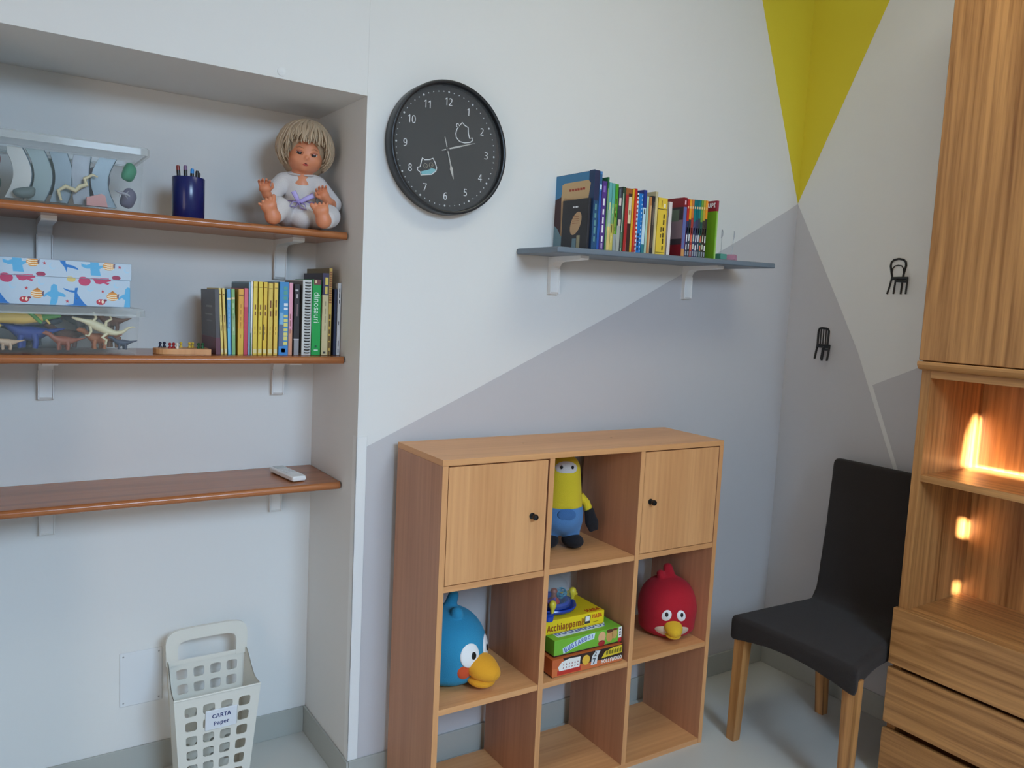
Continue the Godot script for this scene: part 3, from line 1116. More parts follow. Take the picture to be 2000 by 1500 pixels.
# =====================================================================  books
func book(called: String, label: String, category: String, group: String, at: Vector3, w: float, h: float, dep: float, cover: Color, opt := {}) -> Node3D:
	# at: front bottom corner of the spine at its smaller x; the spine looks along +z
	var t := thing(called, label, category, at, group)
	t.rotation.z = opt.get("lean", 0.0)
	t.rotation.y = opt.get("turn", 0.0)
	var cm := hexm(cover, opt.get("rough", 0.4))
	var b := 0.0016 if w > 0.012 else 0.0008
	var m := MB.new()
	m.span(Vector3(0, 0, -dep), Vector3(b, h, 0), 0.0004)
	m.span(Vector3(w - b, 0, -dep), Vector3(w, h, 0), 0.0004)
	m.span(Vector3(0, 0, -b), Vector3(w, h, 0), 0.0006)
	obj("cover", m, cm, t)
	obj("pages", MB.new().span(Vector3(b, 0.002, -dep + 0.002), Vector3(w - b, h - 0.003, -b), 0.0003), mats.paper, t)
	var k := 0
	for q in opt.get("print", []):      # [y0, y1 of the height, x0, x1 of the width, colour]
		var pm := MB.new()
		pm.span(Vector3(q[2] * w, q[0] * h, -0.0002), Vector3(q[3] * w, q[1] * h, 0.00025 + 0.0001 * (k % 3)), 0.0)
		obj("spine_print", pm, hexm(q[4], 0.5), t)
		k += 1
	for q in opt.get("front", []):      # on the cover that looks along -x: [y0, y1 of the height, z0, z1 of the depth from the spine, colour]
		var pm := MB.new()
		pm.span(Vector3(-0.00025 - 0.0001 * (k % 3), q[0] * h, -q[3] * dep), Vector3(0.0002, q[1] * h, -q[2] * dep), 0.0)
		obj("cover_print", pm, hexm(q[4], 0.5), t)
		k += 1
	if opt.has("text"):
		var q: Array = opt.text     # text, cap height, y of the centre, colour, turned up or down
		lettering("title", q[0], q[1], Transform3D(Basis(Vector3.BACK, -PI / 2 if q[4] else PI / 2), Vector3(w / 2, q[2] * h, 0.0006)), hexm(q[3], 0.5), t, q.size() > 5)
	return t

func words(y0: float, y1: float, x0: float, x1: float, col: Color, n: int) -> Array:
	# a line of unreadable print running along the spine: n words
	var out := []
	var s := (y1 - y0) / n
	for i in n:
		out.append([y0 + s * i, y0 + s * (i + 0.55 + 0.3 * fmod(i * 0.618 + 0.3, 1.0)), x0, x1, col])
	return out

func build_wall_books():
	var G := "children's books on the grey wall shelf"
	var W := c8(235, 235, 235)
	var K := c8(30, 30, 34)
	var mk := func(label: String, x0: float, x1: float, top: float, dep: float, col: Color, opt := {}):
		var y := maxf(shelf_y(x0), shelf_y(x1)) + 0.0008
		return book("book", label, "book", G, Vector3(x0, y, opt.get("z", 0.2)), x1 - x0 - 0.0006, top - y, dep, col, opt)
	# the atlas shows its whole cover: a sky, a parchment, a dark tower and pale rocks
	var atlas = mk.call("tallest blue hardback at the row's open end, a parchment scroll on its cover", -1.2495, -1.230, 1.931, 0.205, c8(34, 80, 118), {"print": [[0.62, 1.0, 0.0, 1.0, c8(36, 44, 78)]] + words(0.1, 0.6, 0.35, 0.7, c8(100, 150, 150), 5)})
	cover_art(atlas)
	mk.call("thin light blue book beside the tallest blue hardback", -1.2285, -1.2185, 1.930, 0.16, c8(70, 130, 190), {"print": [[0.84, 0.96, 0.1, 0.9, c8(40, 90, 130)], [0.0, 0.75, 0.1, 0.9, c8(38, 84, 168)], [0.77, 0.83, 0.1, 0.9, c8(200, 225, 235)]]})
	mk.call("purple book with white lettering along the spine", -1.2178, -1.1975, 1.902, 0.15, c8(82, 54, 130), {"print": words(0.12, 0.78, 0.35, 0.65, W, 5) + [[0.02, 0.1, 0.3, 0.65, c8(170, 150, 190)], [0.84, 0.93, 0.3, 0.7, c8(140, 110, 190)]]})
	mk.call("dark green book, slightly taller than its purple neighbour", -1.197, -1.1895, 1.916, 0.16, c8(36, 104, 60), {"print": [[0.0, 0.85, 0.5, 0.95, c8(150, 180, 130)]]})
	mk.call("teal book fading to yellow at the foot of its spine", -1.189, -1.1765, 1.901, 0.15, c8(96, 168, 168), {"print": [[0.0, 0.35, 0.0, 1.0, c8(222, 196, 120)], [0.35, 0.6, 0.0, 1.0, c8(168, 190, 176)]] + words(0.3, 0.75, 0.4, 0.7, c8(232, 224, 140), 3)})
	mk.call("teal book with pale lettering and a yellow foot, next to the bright green one", -1.176, -1.1635, 1.900, 0.15, c8(92, 172, 160), {"print": [[0.0, 0.4, 0.0, 1.0, c8(206, 190, 96)], [0.4, 0.7, 0.2, 0.9, c8(130, 190, 120)]] + words(0.12, 0.7, 0.35, 0.6, c8(228, 220, 170), 4)})
	mk.call("bright green book with a mottled grey foot", -1.163, -1.1495, 1.899, 0.15, c8(74, 160, 40), {"print": [[0.0, 0.25, 0.0, 1.0, c8(150, 160, 160)], [0.25, 0.7, 0.0, 0.6, c8(140, 158, 60)]] + words(0.3, 0.8, 0.3, 0.6, c8(90, 70, 40), 5)})
	mk.call("dark grey book with a pale moon near the top of its spine", -1.149, -1.132, 1.890, 0.15, c8(60, 64, 74), {"print": [[0.72, 0.84, 0.2, 0.75, c8(222, 206, 200)], [0.85, 0.97, 0.1, 0.5, c8(92, 110, 120)], [0.0, 0.4, 0.0, 0.8, c8(170, 175, 165)], [0.4, 0.5, 0.3, 0.9, c8(206, 190, 180)]]})
	mk.call("dark olive book with a pale stripe, before the red and brown one", -1.1315, -1.1195, 1.894, 0.15, c8(48, 70, 48), {"print": [[0.0, 0.9, 0.05, 0.45, c8(166, 190, 168)], [0.05, 0.3, 0.1, 0.4, c8(60, 110, 80)]]})
	mk.call("brown-topped book with a red spine stripe and cream letters", -1.119, -1.0915, 1.892, 0.14, c8(160, 92, 44), {"print": [[0.0, 0.9, 0.0, 0.45, c8(176, 40, 40)], [0.0, 0.92, 0.45, 1.0, c8(60, 30, 26)], [0.45, 0.87, 0.5, 0.95, c8(226, 210, 170)], [0.0, 0.16, 0.4, 0.95, c8(228, 222, 214)]] + words(0.5, 0.85, 0.6, 0.85, c8(170, 130, 40), 4)})
	mk.call("slim yellow book beside a slim red one", -1.091, -1.0815, 1.893, 0.14, c8(226, 174, 46))
	mk.call("slim red book between the yellow one and the blue dotted one", -1.081, -1.0695, 1.895, 0.14, c8(196, 44, 30), {"print": [[0.1, 0.8, 0.55, 0.9, c8(224, 90, 60)]]})
	var dots := [[0.0, 1.0, 0.0, 0.22, W]]
	for i in 14:
		dots.append([i / 14.0 + 0.01, i / 14.0 + 0.04, 0.0, 0.2, c8(200, 50, 40)])
		dots.append([i / 14.0 + 0.02, i / 14.0 + 0.045, 0.76, 0.88, c8(200, 220, 240)])
	dots.append_array(words(0.04, 0.36, 0.35, 0.6, c8(30, 50, 90), 4))
	mk.call("bright blue book with white dots and a red and white striped edge", -1.069, -1.0425, 1.882, 0.15, c8(20, 118, 196), {"print": dots})
	mk.call("tall dark blue book with a white lower spine", -1.042, -1.0275, 1.895, 0.17, c8(30, 58, 140), {"print": [[0.0, 0.72, 0.0, 0.9, c8(196, 224, 236)], [0.0, 0.14, 0.0, 0.9, c8(40, 120, 130)], [0.62, 0.7, 0.3, 0.6, K]]})
	mk.call("pale green thin book with a worn spine", -1.027, -1.0175, 1.876, 0.15, c8(176, 206, 180))
	mk.call("orange-brown thin book beside a black one", -1.017, -1.0045, 1.876, 0.14, c8(190, 126, 74), {"print": [[0.0, 0.85, 0.6, 1.0, c8(214, 178, 130)]]})
	mk.call("black thin book with a faded picture spine", -1.004, -0.9905, 1.880, 0.14, c8(38, 38, 44), {"print": [[0.1, 0.8, 0.3, 0.75, c8(90, 76, 64)], [0.5, 0.9, 0.55, 0.85, c8(120, 110, 100)]]})
	mk.call("tall beige book standing behind shorter ones", -0.990, -0.9785, 1.896, 0.19, c8(196, 184, 146), {"print": [[0.0, 0.9, 0.5, 1.0, c8(226, 204, 140)]]})
	mk.call("thick yellow book with black lettering and a ruled spine", -0.976, -0.9335, 1.879, 0.15, c8(230, 196, 66), {"print": [[0.795, 0.805, 0.0, 1.0, K], [0.03, 0.038, 0.0, 1.0, K], [0.84, 0.95, 0.35, 0.42, c8(120, 90, 40)], [0.83, 0.9, 0.6, 0.8, c8(240, 230, 200)]] + words(0.08, 0.75, 0.62, 0.76, c8(70, 54, 20), 6) + words(0.3, 0.5, 0.4, 0.5, c8(90, 70, 30), 2)})
	mk.call("white slim book before the gap in the row", -0.929, -0.911, 1.870, 0.13, c8(226, 218, 214), {"print": [[0.0, 1.0, 0.0, 0.12, c8(90, 70, 60)]]})
	mk.call("dark red picture book showing part of its cover behind the gap", -0.860, -0.8425, 1.892, 0.15, c8(136, 26, 40), {"print": [[0.0, 0.84, 0.1, 0.95, c8(96, 110, 168)], [0.0, 0.13, 0.1, 0.9, c8(206, 150, 90)], [0.88, 0.95, 0.3, 0.7, c8(230, 190, 200)]], "front": [[0.2, 0.84, 0.0, 1.0, c8(58, 52, 60)], [0.3, 0.62, 0.0, 0.55, c8(140, 120, 128)], [0.6, 0.8, 0.12, 0.5, c8(104, 120, 104)], [0.5, 0.56, 0.05, 0.6, c8(150, 50, 60)]]})
	# a run of slim volumes with coloured tops and dark lettered lower spines
	var tops := [["red", c8(196, 44, 36)], ["amber", c8(240, 164, 40)], ["faded orange", c8(206, 120, 60)], ["teal", c8(0, 118, 122)], ["dark teal", c8(0, 104, 112)], ["blue-green", c8(20, 126, 124)], ["leaf green", c8(110, 160, 66)], ["ochre", c8(190, 164, 60)], ["bright orange", c8(240, 150, 40)]]
	var n := tops.size()
	var x := -0.842
	for i in n:
		var w := (0.842 - 0.742) / n
		mk.call("slim comic volume with a %s upper spine, among look-alike volumes" % tops[i][0], x, x + w, 1.888 + 0.006 * i / n, 0.13, tops[i][1], {"print": [[0.0, 0.62 + 0.03 * (i % 3), 0.0, 1.0, [c8(48, 50, 90), c8(44, 60, 70), c8(170, 60, 50), c8(70, 74, 110), c8(56, 60, 96), c8(60, 66, 80), c8(30, 84, 76), c8(66, 56, 46), c8(50, 44, 40)][i]]] + words(0.12 + 0.02 * (i % 2), 0.55, 0.3, 0.75, [W, c8(210, 214, 220), c8(230, 120, 90), c8(210, 220, 190)][i % 4], 3) + [[0.02, 0.1, 0.2, 0.8, c8(150, 160, 170)], [0.84, 0.88, 0.2, 0.7, c8(230, 200, 150)]]})
		x += w
	var gb = mk.call("bright green book at the row's end with a red band at the top", -0.700, -0.689, 1.899, 0.16, c8(112, 168, 40), {"print": [[0.82, 1.0, 0.0, 1.0, c8(150, 40, 60)], [0.0, 0.8, 0.5, 1.0, c8(170, 206, 120)]], "front": [[0.82, 1.0, 0.0, 1.0, c8(142, 30, 48)], [0.1, 0.75, 0.55, 1.0, c8(60, 80, 40)]]})
	lettering("title", "KUPI", 0.015, Transform3D(Basis(Vector3.UP, -PI / 2), Vector3(-0.0009, 0.185, -0.030)), hexm(W, 0.5), gb, true)
	# small black book leaning before the atlas
	var sb := thing("small_book", "small black hardback with a portrait panel, standing against the tallest blue hardback", "book", Vector3(-1.262, shelf_y(-1.262) + 0.0008, 0.192), G)
	obj("cover", MB.new().span(Vector3(0, 0, -0.135), Vector3(0.011, 0.158, 0), 0.002), hexm(c8(44, 42, 46), 0.5), sb)
	var yz := Transform3D(Basis(Vector3(0, 0, 1), Vector3(0, 1, 0), Vector3(-1, 0, 0)), Vector3.ZERO)
	var panel := MB.new()
	panel.xf = yz
	var pp := PackedVector2Array()
	for k in 20:
		var a := TAU * k / 20.0
		pp.append(Vector2(-0.060 + 0.026 * cos(a) + 0.012 * sin(a), 0.082 + 0.036 * sin(a)))
	panel.prism(pp, 0.0, 0.0004)
	obj("portrait_panel", panel, hexm(c8(196, 160, 120), 0.6), sb)
	var pl := MB.new()
	for k in 4:
		pl.span(Vector3(-0.0007, 0.082 + k * 0.007, -0.078), Vector3(-0.0003, 0.0835 + k * 0.007, -0.045), 0.0)
	obj("panel_print", pl, hexm(c8(150, 90, 60), 0.6), sb)
	obj("pale_garment", MB.new().span(Vector3(-0.0004, 0.002, -0.075), Vector3(0, 0.035, -0.055), 0.0), hexm(c8(120, 146, 156), 0.6), sb)
	obj("pale_garment", MB.new().span(Vector3(-0.0004, 0.002, -0.052), Vector3(0, 0.044, -0.036), 0.0), hexm(c8(170, 160, 128), 0.6), sb)
	var tl := MB.new()
	for q in [[-0.078, -0.072], [-0.070, -0.066], [-0.064, -0.058], [-0.056, -0.052]]:
		tl.span(Vector3(-0.0004, 0.131, q[0]), Vector3(0, 0.136, q[1]), 0.0)
	obj("title_print", tl, hexm(W, 0.6), sb)
	# two memo clips on coloured cubes
	for q in [[-0.646, c8(84, 150, 136), "teal", 0.0], [-0.588, c8(186, 130, 152), "pink", 0.5]]:
		var t := thing("memo_clip", "%s cube with an upright wire clip on the grey wall shelf" % q[1 + 1], "memo holder", Vector3(q[0], shelf_y(q[0] + 0.02) + 0.0008, 0.185), "memo clips on the wall shelf")
		t.rotation.y = q[3]
		obj("cube_base", MB.new().span(Vector3(-0.016, 0, -0.016), Vector3(0.016, 0.02, 0.016), 0.002), hexm(q[1], 0.6), t)
		var lean: float = 0.0 if q[3] == 0.0 else 0.012
		obj("wire", MB.new().tube([Vector3(0, 0.018, 0), Vector3(lean * 0.4, 0.06, 0), Vector3(lean, 0.1, 0)], [0.0009], 8), mats.steel, t)
		var cl := MB.new()
		for s in [-1, 1]:
			cl.tube([Vector3(lean - 0.002, 0.075, 0), Vector3(lean + s * 0.003, 0.085, 0.001), Vector3(lean + s * 0.0028, 0.097, 0.001), Vector3(lean + 0.001 * s, 0.105, 0)], [0.0012], 8)
		obj("clip", cl, mats.steel, t)

func cover_art(atlas: Node3D):
	# on the cover that looks along -x, in metres: z back from the spine, y up
	var yz := Transform3D(Basis(Vector3(0, 0, 1), Vector3(0, 1, 0), Vector3(-1, 0, 0)), Vector3.ZERO)
	var patch := func(called: String, pts: Array, col: Color, lift: float):
		var m := MB.new()
		m.xf = yz
		var p := PackedVector2Array()
		for q in pts:
			p.append(Vector2(-q[0], q[1]))
		m.prism(p, 0.0, lift)
		obj(called, m, hexm(col, 0.5), atlas)
	patch.call("sky_print", [[0.028, 0.14], [0.2, 0.14], [0.2, 0.241], [0.028, 0.241]], c8(62, 128, 172), 0.0003)
	patch.call("tower_print", [[0.15, 0.02], [0.205, 0.02], [0.2, 0.165], [0.16, 0.175]], c8(70, 44, 48), 0.0004)
	patch.call("sand_print", [[0.03, 0.0], [0.16, 0.0], [0.168, 0.18], [0.03, 0.18]], c8(176, 140, 96), 0.0005)
	patch.call("rock_print", [[0.14, 0.0], [0.205, 0.0], [0.203, 0.085], [0.18, 0.07], [0.165, 0.05], [0.15, 0.04]], c8(120, 150, 160), 0.0007)
	patch.call("scroll_print", [[0.028, 0.15], [0.15, 0.168], [0.165, 0.155], [0.165, 0.21], [0.15, 0.215], [0.03, 0.215], [0.018, 0.205]], c8(206, 172, 124), 0.0007)
	for k in 6:
		patch.call("title_print", [[0.045 + k * 0.014, 0.186], [0.056 + k * 0.014, 0.187], [0.056 + k * 0.014, 0.194], [0.045 + k * 0.014, 0.193]], c8(170, 66, 40), 0.001)
	patch.call("spine_strip", [[0.0, 0.0], [0.026, 0.0], [0.026, 0.244], [0.0, 0.244]], c8(30, 60, 100), 0.0004)  # darker blue strip beside the spine

func build_niche_books():
	var G := "books on the middle niche shelf"
	var Y := c8(230, 200, 74)
	var BR := c8(120, 80, 30)
	var y := 1.3238
	var mk := func(label: String, x0: float, x1: float, top: float, dep: float, col: Color, opt := {}):
		return book("book", label, "book", G, Vector3(x0, y, opt.get("z", -0.15)), x1 - x0 - 0.0005, top - y, dep, col, opt)
	mk.call("dark grey soft book with a plum foot, first of the niche row", -2.2905, -2.2775, 1.506, 0.17, c8(84, 80, 82), {"lean": 0.03, "front": [[0.0, 0.26, 0.0, 1.0, c8(110, 66, 78)], [0.72, 0.75, 0.2, 0.6, c8(150, 146, 146)], [0.6, 0.62, 0.2, 0.7, c8(150, 146, 146)], [0.5, 0.52, 0.2, 0.6, c8(130, 126, 126)]], "print": [[0.0, 0.26, 0.0, 1.0, c8(104, 62, 74)]]})
	var yp := [[0.9, 0.915, 0.2, 0.8, BR], [0.03, 0.09, 0.1, 0.9, c8(226, 214, 170)]]
	mk.call("slim pale yellow book leaning against its twin, nearer the dark grey book", -2.2765, -2.2695, 1.510, 0.14, c8(226, 202, 110), {"lean": 0.05, "print": yp + words(0.36, 0.62, 0.4, 0.65, BR, 2)})
	mk.call("slim pale yellow book leaning against its twin, nearer the blue book", -2.2672, -2.2595, 1.510, 0.14, c8(224, 196, 104), {"lean": 0.05, "print": yp + words(0.36, 0.62, 0.4, 0.65, c8(140, 80, 60), 2)})
	mk.call("pale blue slim book with a white ring on its spine", -2.2575, -2.2475, 1.508, 0.14, c8(92, 156, 206), {"lean": 0.03, "print": [[0.84, 0.87, 0.0, 1.0, c8(220, 214, 190)], [0.0, 0.4, 0.0, 0.6, c8(110, 190, 220)]] + words(0.42, 0.8, 0.4, 0.55, c8(190, 216, 230), 5)})
	mk.call("pale green slim book with a cream ring on its spine", -2.2465, -2.2365, 1.510, 0.14, c8(132, 178, 118), {"lean": 0.025, "print": [[0.84, 0.87, 0.0, 1.0, c8(222, 200, 150)], [0.3, 0.6, 0.0, 1.0, c8(150, 180, 130)]] + words(0.36, 0.8, 0.4, 0.55, c8(206, 216, 180), 5)})
	mk.call("orange-yellow slim book next to the raspberry one", -2.231, -2.2155, 1.510, 0.14, c8(226, 168, 60), {"print": [[0.9, 0.915, 0.1, 0.9, BR], [0.0, 0.4, 0.0, 1.0, c8(220, 180, 66)]] + words(0.25, 0.8, 0.4, 0.55, c8(186, 126, 40), 6)})
	mk.call("raspberry red slim book", -2.2145, -2.2035, 1.513, 0.15, c8(196, 66, 90), {"print": [[0.72, 1.0, 0.0, 1.0, c8(216, 104, 120)]]})
	mk.call("pale blue tall thin book beside the white one", -2.2025, -2.1965, 1.532, 0.19, c8(130, 168, 190), {"front": [[0.1, 0.98, 0.0, 1.0, c8(96, 116, 130)]]})
	mk.call("white thinnest book of the niche row", -2.196, -2.1905, 1.534, 0.18, c8(232, 230, 226), {"print": [[0.0, 0.3, 0.0, 0.5, c8(70, 130, 90)]]})
	var xs := [[-2.189, -2.177, "first", 0.0], [-2.1745, -2.1625, "second", 0.0], [-2.16, -2.149, "third", 0.0], [-2.1465, -2.1325, "fourth", 0.0], [-2.1295, -2.118, "fifth", 0.0]]
	var notes := ["first of five like yellow books, counted from the white thin book", "second of five like yellow books, counted from the white thin book", "middle one of five like yellow books", "fourth and thickest of five like yellow books", "yellow book beside the broad blue one, last of five alike"]
	for i in 5:
		var q: Array = xs[i]
		mk.call(notes[i], q[0], q[1], 1.534 - (0.003 if i == 3 else 0.0), 0.14, [Y, c8(226, 198, 66), c8(228, 190, 60), c8(220, 190, 84), c8(232, 196, 84)][i], {"print": [[0.92, 0.928, 0.15, 0.85, BR], [0.02, 0.08, 0.1, 0.9, c8(226, 214, 160)]] + words(0.54, 0.7 + 0.08 * (i / 3), 0.35, 0.65, c8(126, 74, 30), 2) + words(0.28, 0.4, 0.4, 0.55, c8(170, 130, 50), 2) + ([[0.2, 0.42, 0.0, 0.2, c8(60, 50, 30)]] if i == 2 else [])})
	mk.call("broad blue book with yellow lettering on its spine", -2.1145, -2.0865, 1.537, 0.15, c8(66, 140, 196), {"print": [[0.0, 0.12, 0.0, 1.0, c8(60, 136, 206)], [0.12, 0.42, 0.0, 0.5, c8(96, 110, 140)], [0.42, 0.58, 0.1, 0.45, c8(130, 180, 214)]] + words(0.14, 0.58, 0.5, 0.92, c8(222, 214, 120), 7) + words(0.62, 0.72, 0.5, 0.9, c8(226, 232, 236), 2) + words(0.76, 0.96, 0.45, 0.85, c8(90, 160, 150), 3) + [[0.035, 0.09, 0.3, 0.7, c8(36, 96, 180)]]})
	mk.call("pink slim book with a floral foot", -2.086, -2.0745, 1.536, 0.14, c8(226, 158, 176), {"print": [[0.0, 0.35, 0.0, 1.0, c8(210, 150, 120)]] + words(0.3, 0.6, 0.3, 0.55, c8(160, 96, 90), 3)})
	mk.call("black book with a grey photograph at the foot of its spine", -2.0705, -2.0535, 1.533, 0.15, c8(46, 38, 40), {"print": [[0.0, 0.22, 0.1, 0.95, c8(150, 146, 150)], [0.222, 0.23, 0.0, 1.0, c8(210, 205, 205)], [0.9, 0.925, 0.2, 0.4, c8(230, 230, 230)], [0.9, 0.925, 0.5, 0.7, c8(230, 230, 230)], [0.8, 0.86, 0.4, 0.6, c8(200, 190, 190)], [0.55, 0.72, 0.5, 0.6, c8(160, 130, 130)]]})
	# spiral notebook
	var sp = mk.call("white wire-bound notebook beside the green dinosaur book", -2.046, -2.0175, 1.547, 0.17, c8(214, 212, 206), {"front": [[0.02, 0.98, 0.0, 1.0, c8(130, 126, 122)]]})
	for i in 25:
		var h := 0.2232 * (0.035 + 0.93 * i / 24.0)
		obj("wire_ring", MB.new().tube([Vector3(0.008, h, 0.0), Vector3(0.010, h - 0.0006, 0.003), Vector3(0.016, h - 0.001, 0.004), Vector3(0.0215, h - 0.0006, 0.003), Vector3(0.0235, h, 0.0)], [0.0017], 6), mats.black_plastic, sp)
	mk.call("bright green book lettered in white about dinosaurs", -2.0165, -1.9885, 1.550, 0.16, c8(20, 160, 70), {"text": ["dinosauri", 0.0155, 0.63, c8(226, 240, 228), true], "print": [[0.93, 1.0, 0.15, 0.95, c8(120, 60, 60)], [0.95, 0.99, 0.3, 0.5, c8(226, 206, 160)], [0.06, 0.075, 0.3, 0.75, c8(210, 236, 216)], [0.1, 0.13, 0.4, 0.6, c8(20, 80, 50)]]})
	mk.call("beige book with a dark purple, yellow-starred top", -1.985, -1.9655, 1.570, 0.17, c8(206, 190, 146), {"print": [[0.735, 1.0, 0.0, 1.0, c8(62, 52, 84)], [0.86, 0.95, 0.4, 0.9, c8(220, 196, 90)], [0.75, 0.84, 0.4, 0.8, c8(220, 196, 90)], [0.02, 0.045, 0.3, 0.7, c8(60, 56, 50)]] + words(0.3, 0.7, 0.45, 0.6, c8(160, 146, 110), 4), "front": [[0.735, 1.0, 0.0, 1.0, c8(70, 58, 66)]]})
	mk.call("tallest slim book of the niche row, yellow and brown patterned", -1.965, -1.955, 1.586, 0.2, c8(196, 160, 70), {"print": words(0.6, 0.97, 0.1, 0.9, c8(140, 80, 40), 14) + words(0.0, 0.5, 0.2, 0.7, c8(96, 70, 30), 6), "front": [[0.0, 1.0, 0.0, 1.0, c8(126, 108, 66)]]})
	mk.call("navy slim book, shorter than the pale grey one beside it", -1.9475, -1.9385, 1.524, 0.15, c8(30, 38, 66))
	mk.call("pale grey slim book at the niche's side wall", -1.937, -1.9262, 1.543, 0.15, c8(206, 206, 208), {"print": words(0.72, 0.95, 0.4, 0.65, c8(60, 60, 66), 3) + words(0.42, 0.5, 0.4, 0.6, c8(90, 90, 96), 1) + words(0.03, 0.22, 0.4, 0.6, c8(70, 70, 76), 2)})

# =====================================================================  things in the niche
func clear_box(label: String, at: Vector3, w: float, h: float, dep: float, called := "storage_box") -> Node3D:
	# at: front corner at the bottom with the larger x; the box reaches back and towards smaller x
	var t := thing(called, label, "storage box", at, "clear plastic boxes in the niche")
	var ring := func(x: float, r: float, y: float) -> Array:
		# a rounded rectangle, inset by x
		var out := []
		for c in [[-r - x, -r - x, 0.0], [-w + r + x, -r - x, PI / 2], [-w + r + x, -dep + r + x, PI], [-r - x, -dep + r + x, 3 * PI / 2]]:
			for k in 5:
				var a: float = c[2] + PI / 2 * k / 4.0
				out.append(Vector3(c[0] + r * cos(a), y, c[1] + r * sin(a)))
		return out
	var skin := func(m: MB, rows: Array, close_first: bool, close_last: bool):
		for i in rows.size() - 1:
			var p: Array = rows[i]
			var q: Array = rows[i + 1]
			for k in p.size():
				var l := (k + 1) % p.size()
				var nn: Vector3 = (p[l] - p[k]).cross(q[k] - p[k]).normalized()
				if nn.dot((p[k] + p[l]) * 0.5 - Vector3(-w / 2, p[k].y, -dep / 2)) < 0.0:
					nn = -nn
				m.quad(p[k], p[l], q[l], q[k], nn)
		for e in [[rows[0], close_first, -1.0], [rows[rows.size() - 1], close_last, 1.0]]:
			if e[1]:
				var c := m.vert(Vector3(-w / 2, e[0][0].y, -dep / 2), Vector3(0, e[2], 0))
				var ids := []
				for p in e[0]:
					ids.append(m.vert(p, Vector3(0, e[2], 0)))
				for k in ids.size():
					m.face(c, ids[k], ids[(k + 1) % ids.size()])
	var body := MB.new()
	skin.call(body, [ring.call(0.010, 0.014, 0.0008), ring.call(0.0085, 0.017, 0.004), ring.call(0.002, 0.02, h - 0.02), ring.call(-0.004, 0.02, h - 0.018)], true, false)
	obj("tub", body, mats.clear_plastic, t)
	var rim := MB.new()
	rim.tube(ring.call(-0.004, 0.02, h - 0.019), [0.0022], 8, Vector2(1, 1), Vector3.ZERO, true)
	obj("rim", rim, mats.clear_lid, t)
	var lid := MB.new()
	skin.call(lid, [ring.call(-0.0105, 0.024, h - 0.022), ring.call(-0.0105, 0.024, h - 0.006), ring.call(-0.008, 0.024, h - 0.002), ring.call(0.004, 0.02, h)], false, true)
	obj("lid", lid, mats.clear_lid, t)
	return t

func creature(called: String, label: String, at: Vector3, turn: Basis, s: float, col: Color, body: Array, legs: Array, group := "toy animals in the clear box") -> Node3D:
	# body: [x, y, z, r] along the spine; legs: lists of the same
	var t := thing(called, label, "toy animal", at, group)
	t.basis = turn
	var mk := func(n: String, pts: Array, fl: Vector2):
		var path := []
		var rad := []
		for p in pts:
			path.append(Vector3(p[0], p[1], p[2]) * s)
			rad.append(p[3] * s)
		obj(n, MB.new().tube(path, rad, 12, fl), hexm(col, 0.45), t)
	mk.call("body", body, Vector2.ONE)
	for l in legs:
		mk.call("leg", l, Vector2.ONE)
	return t

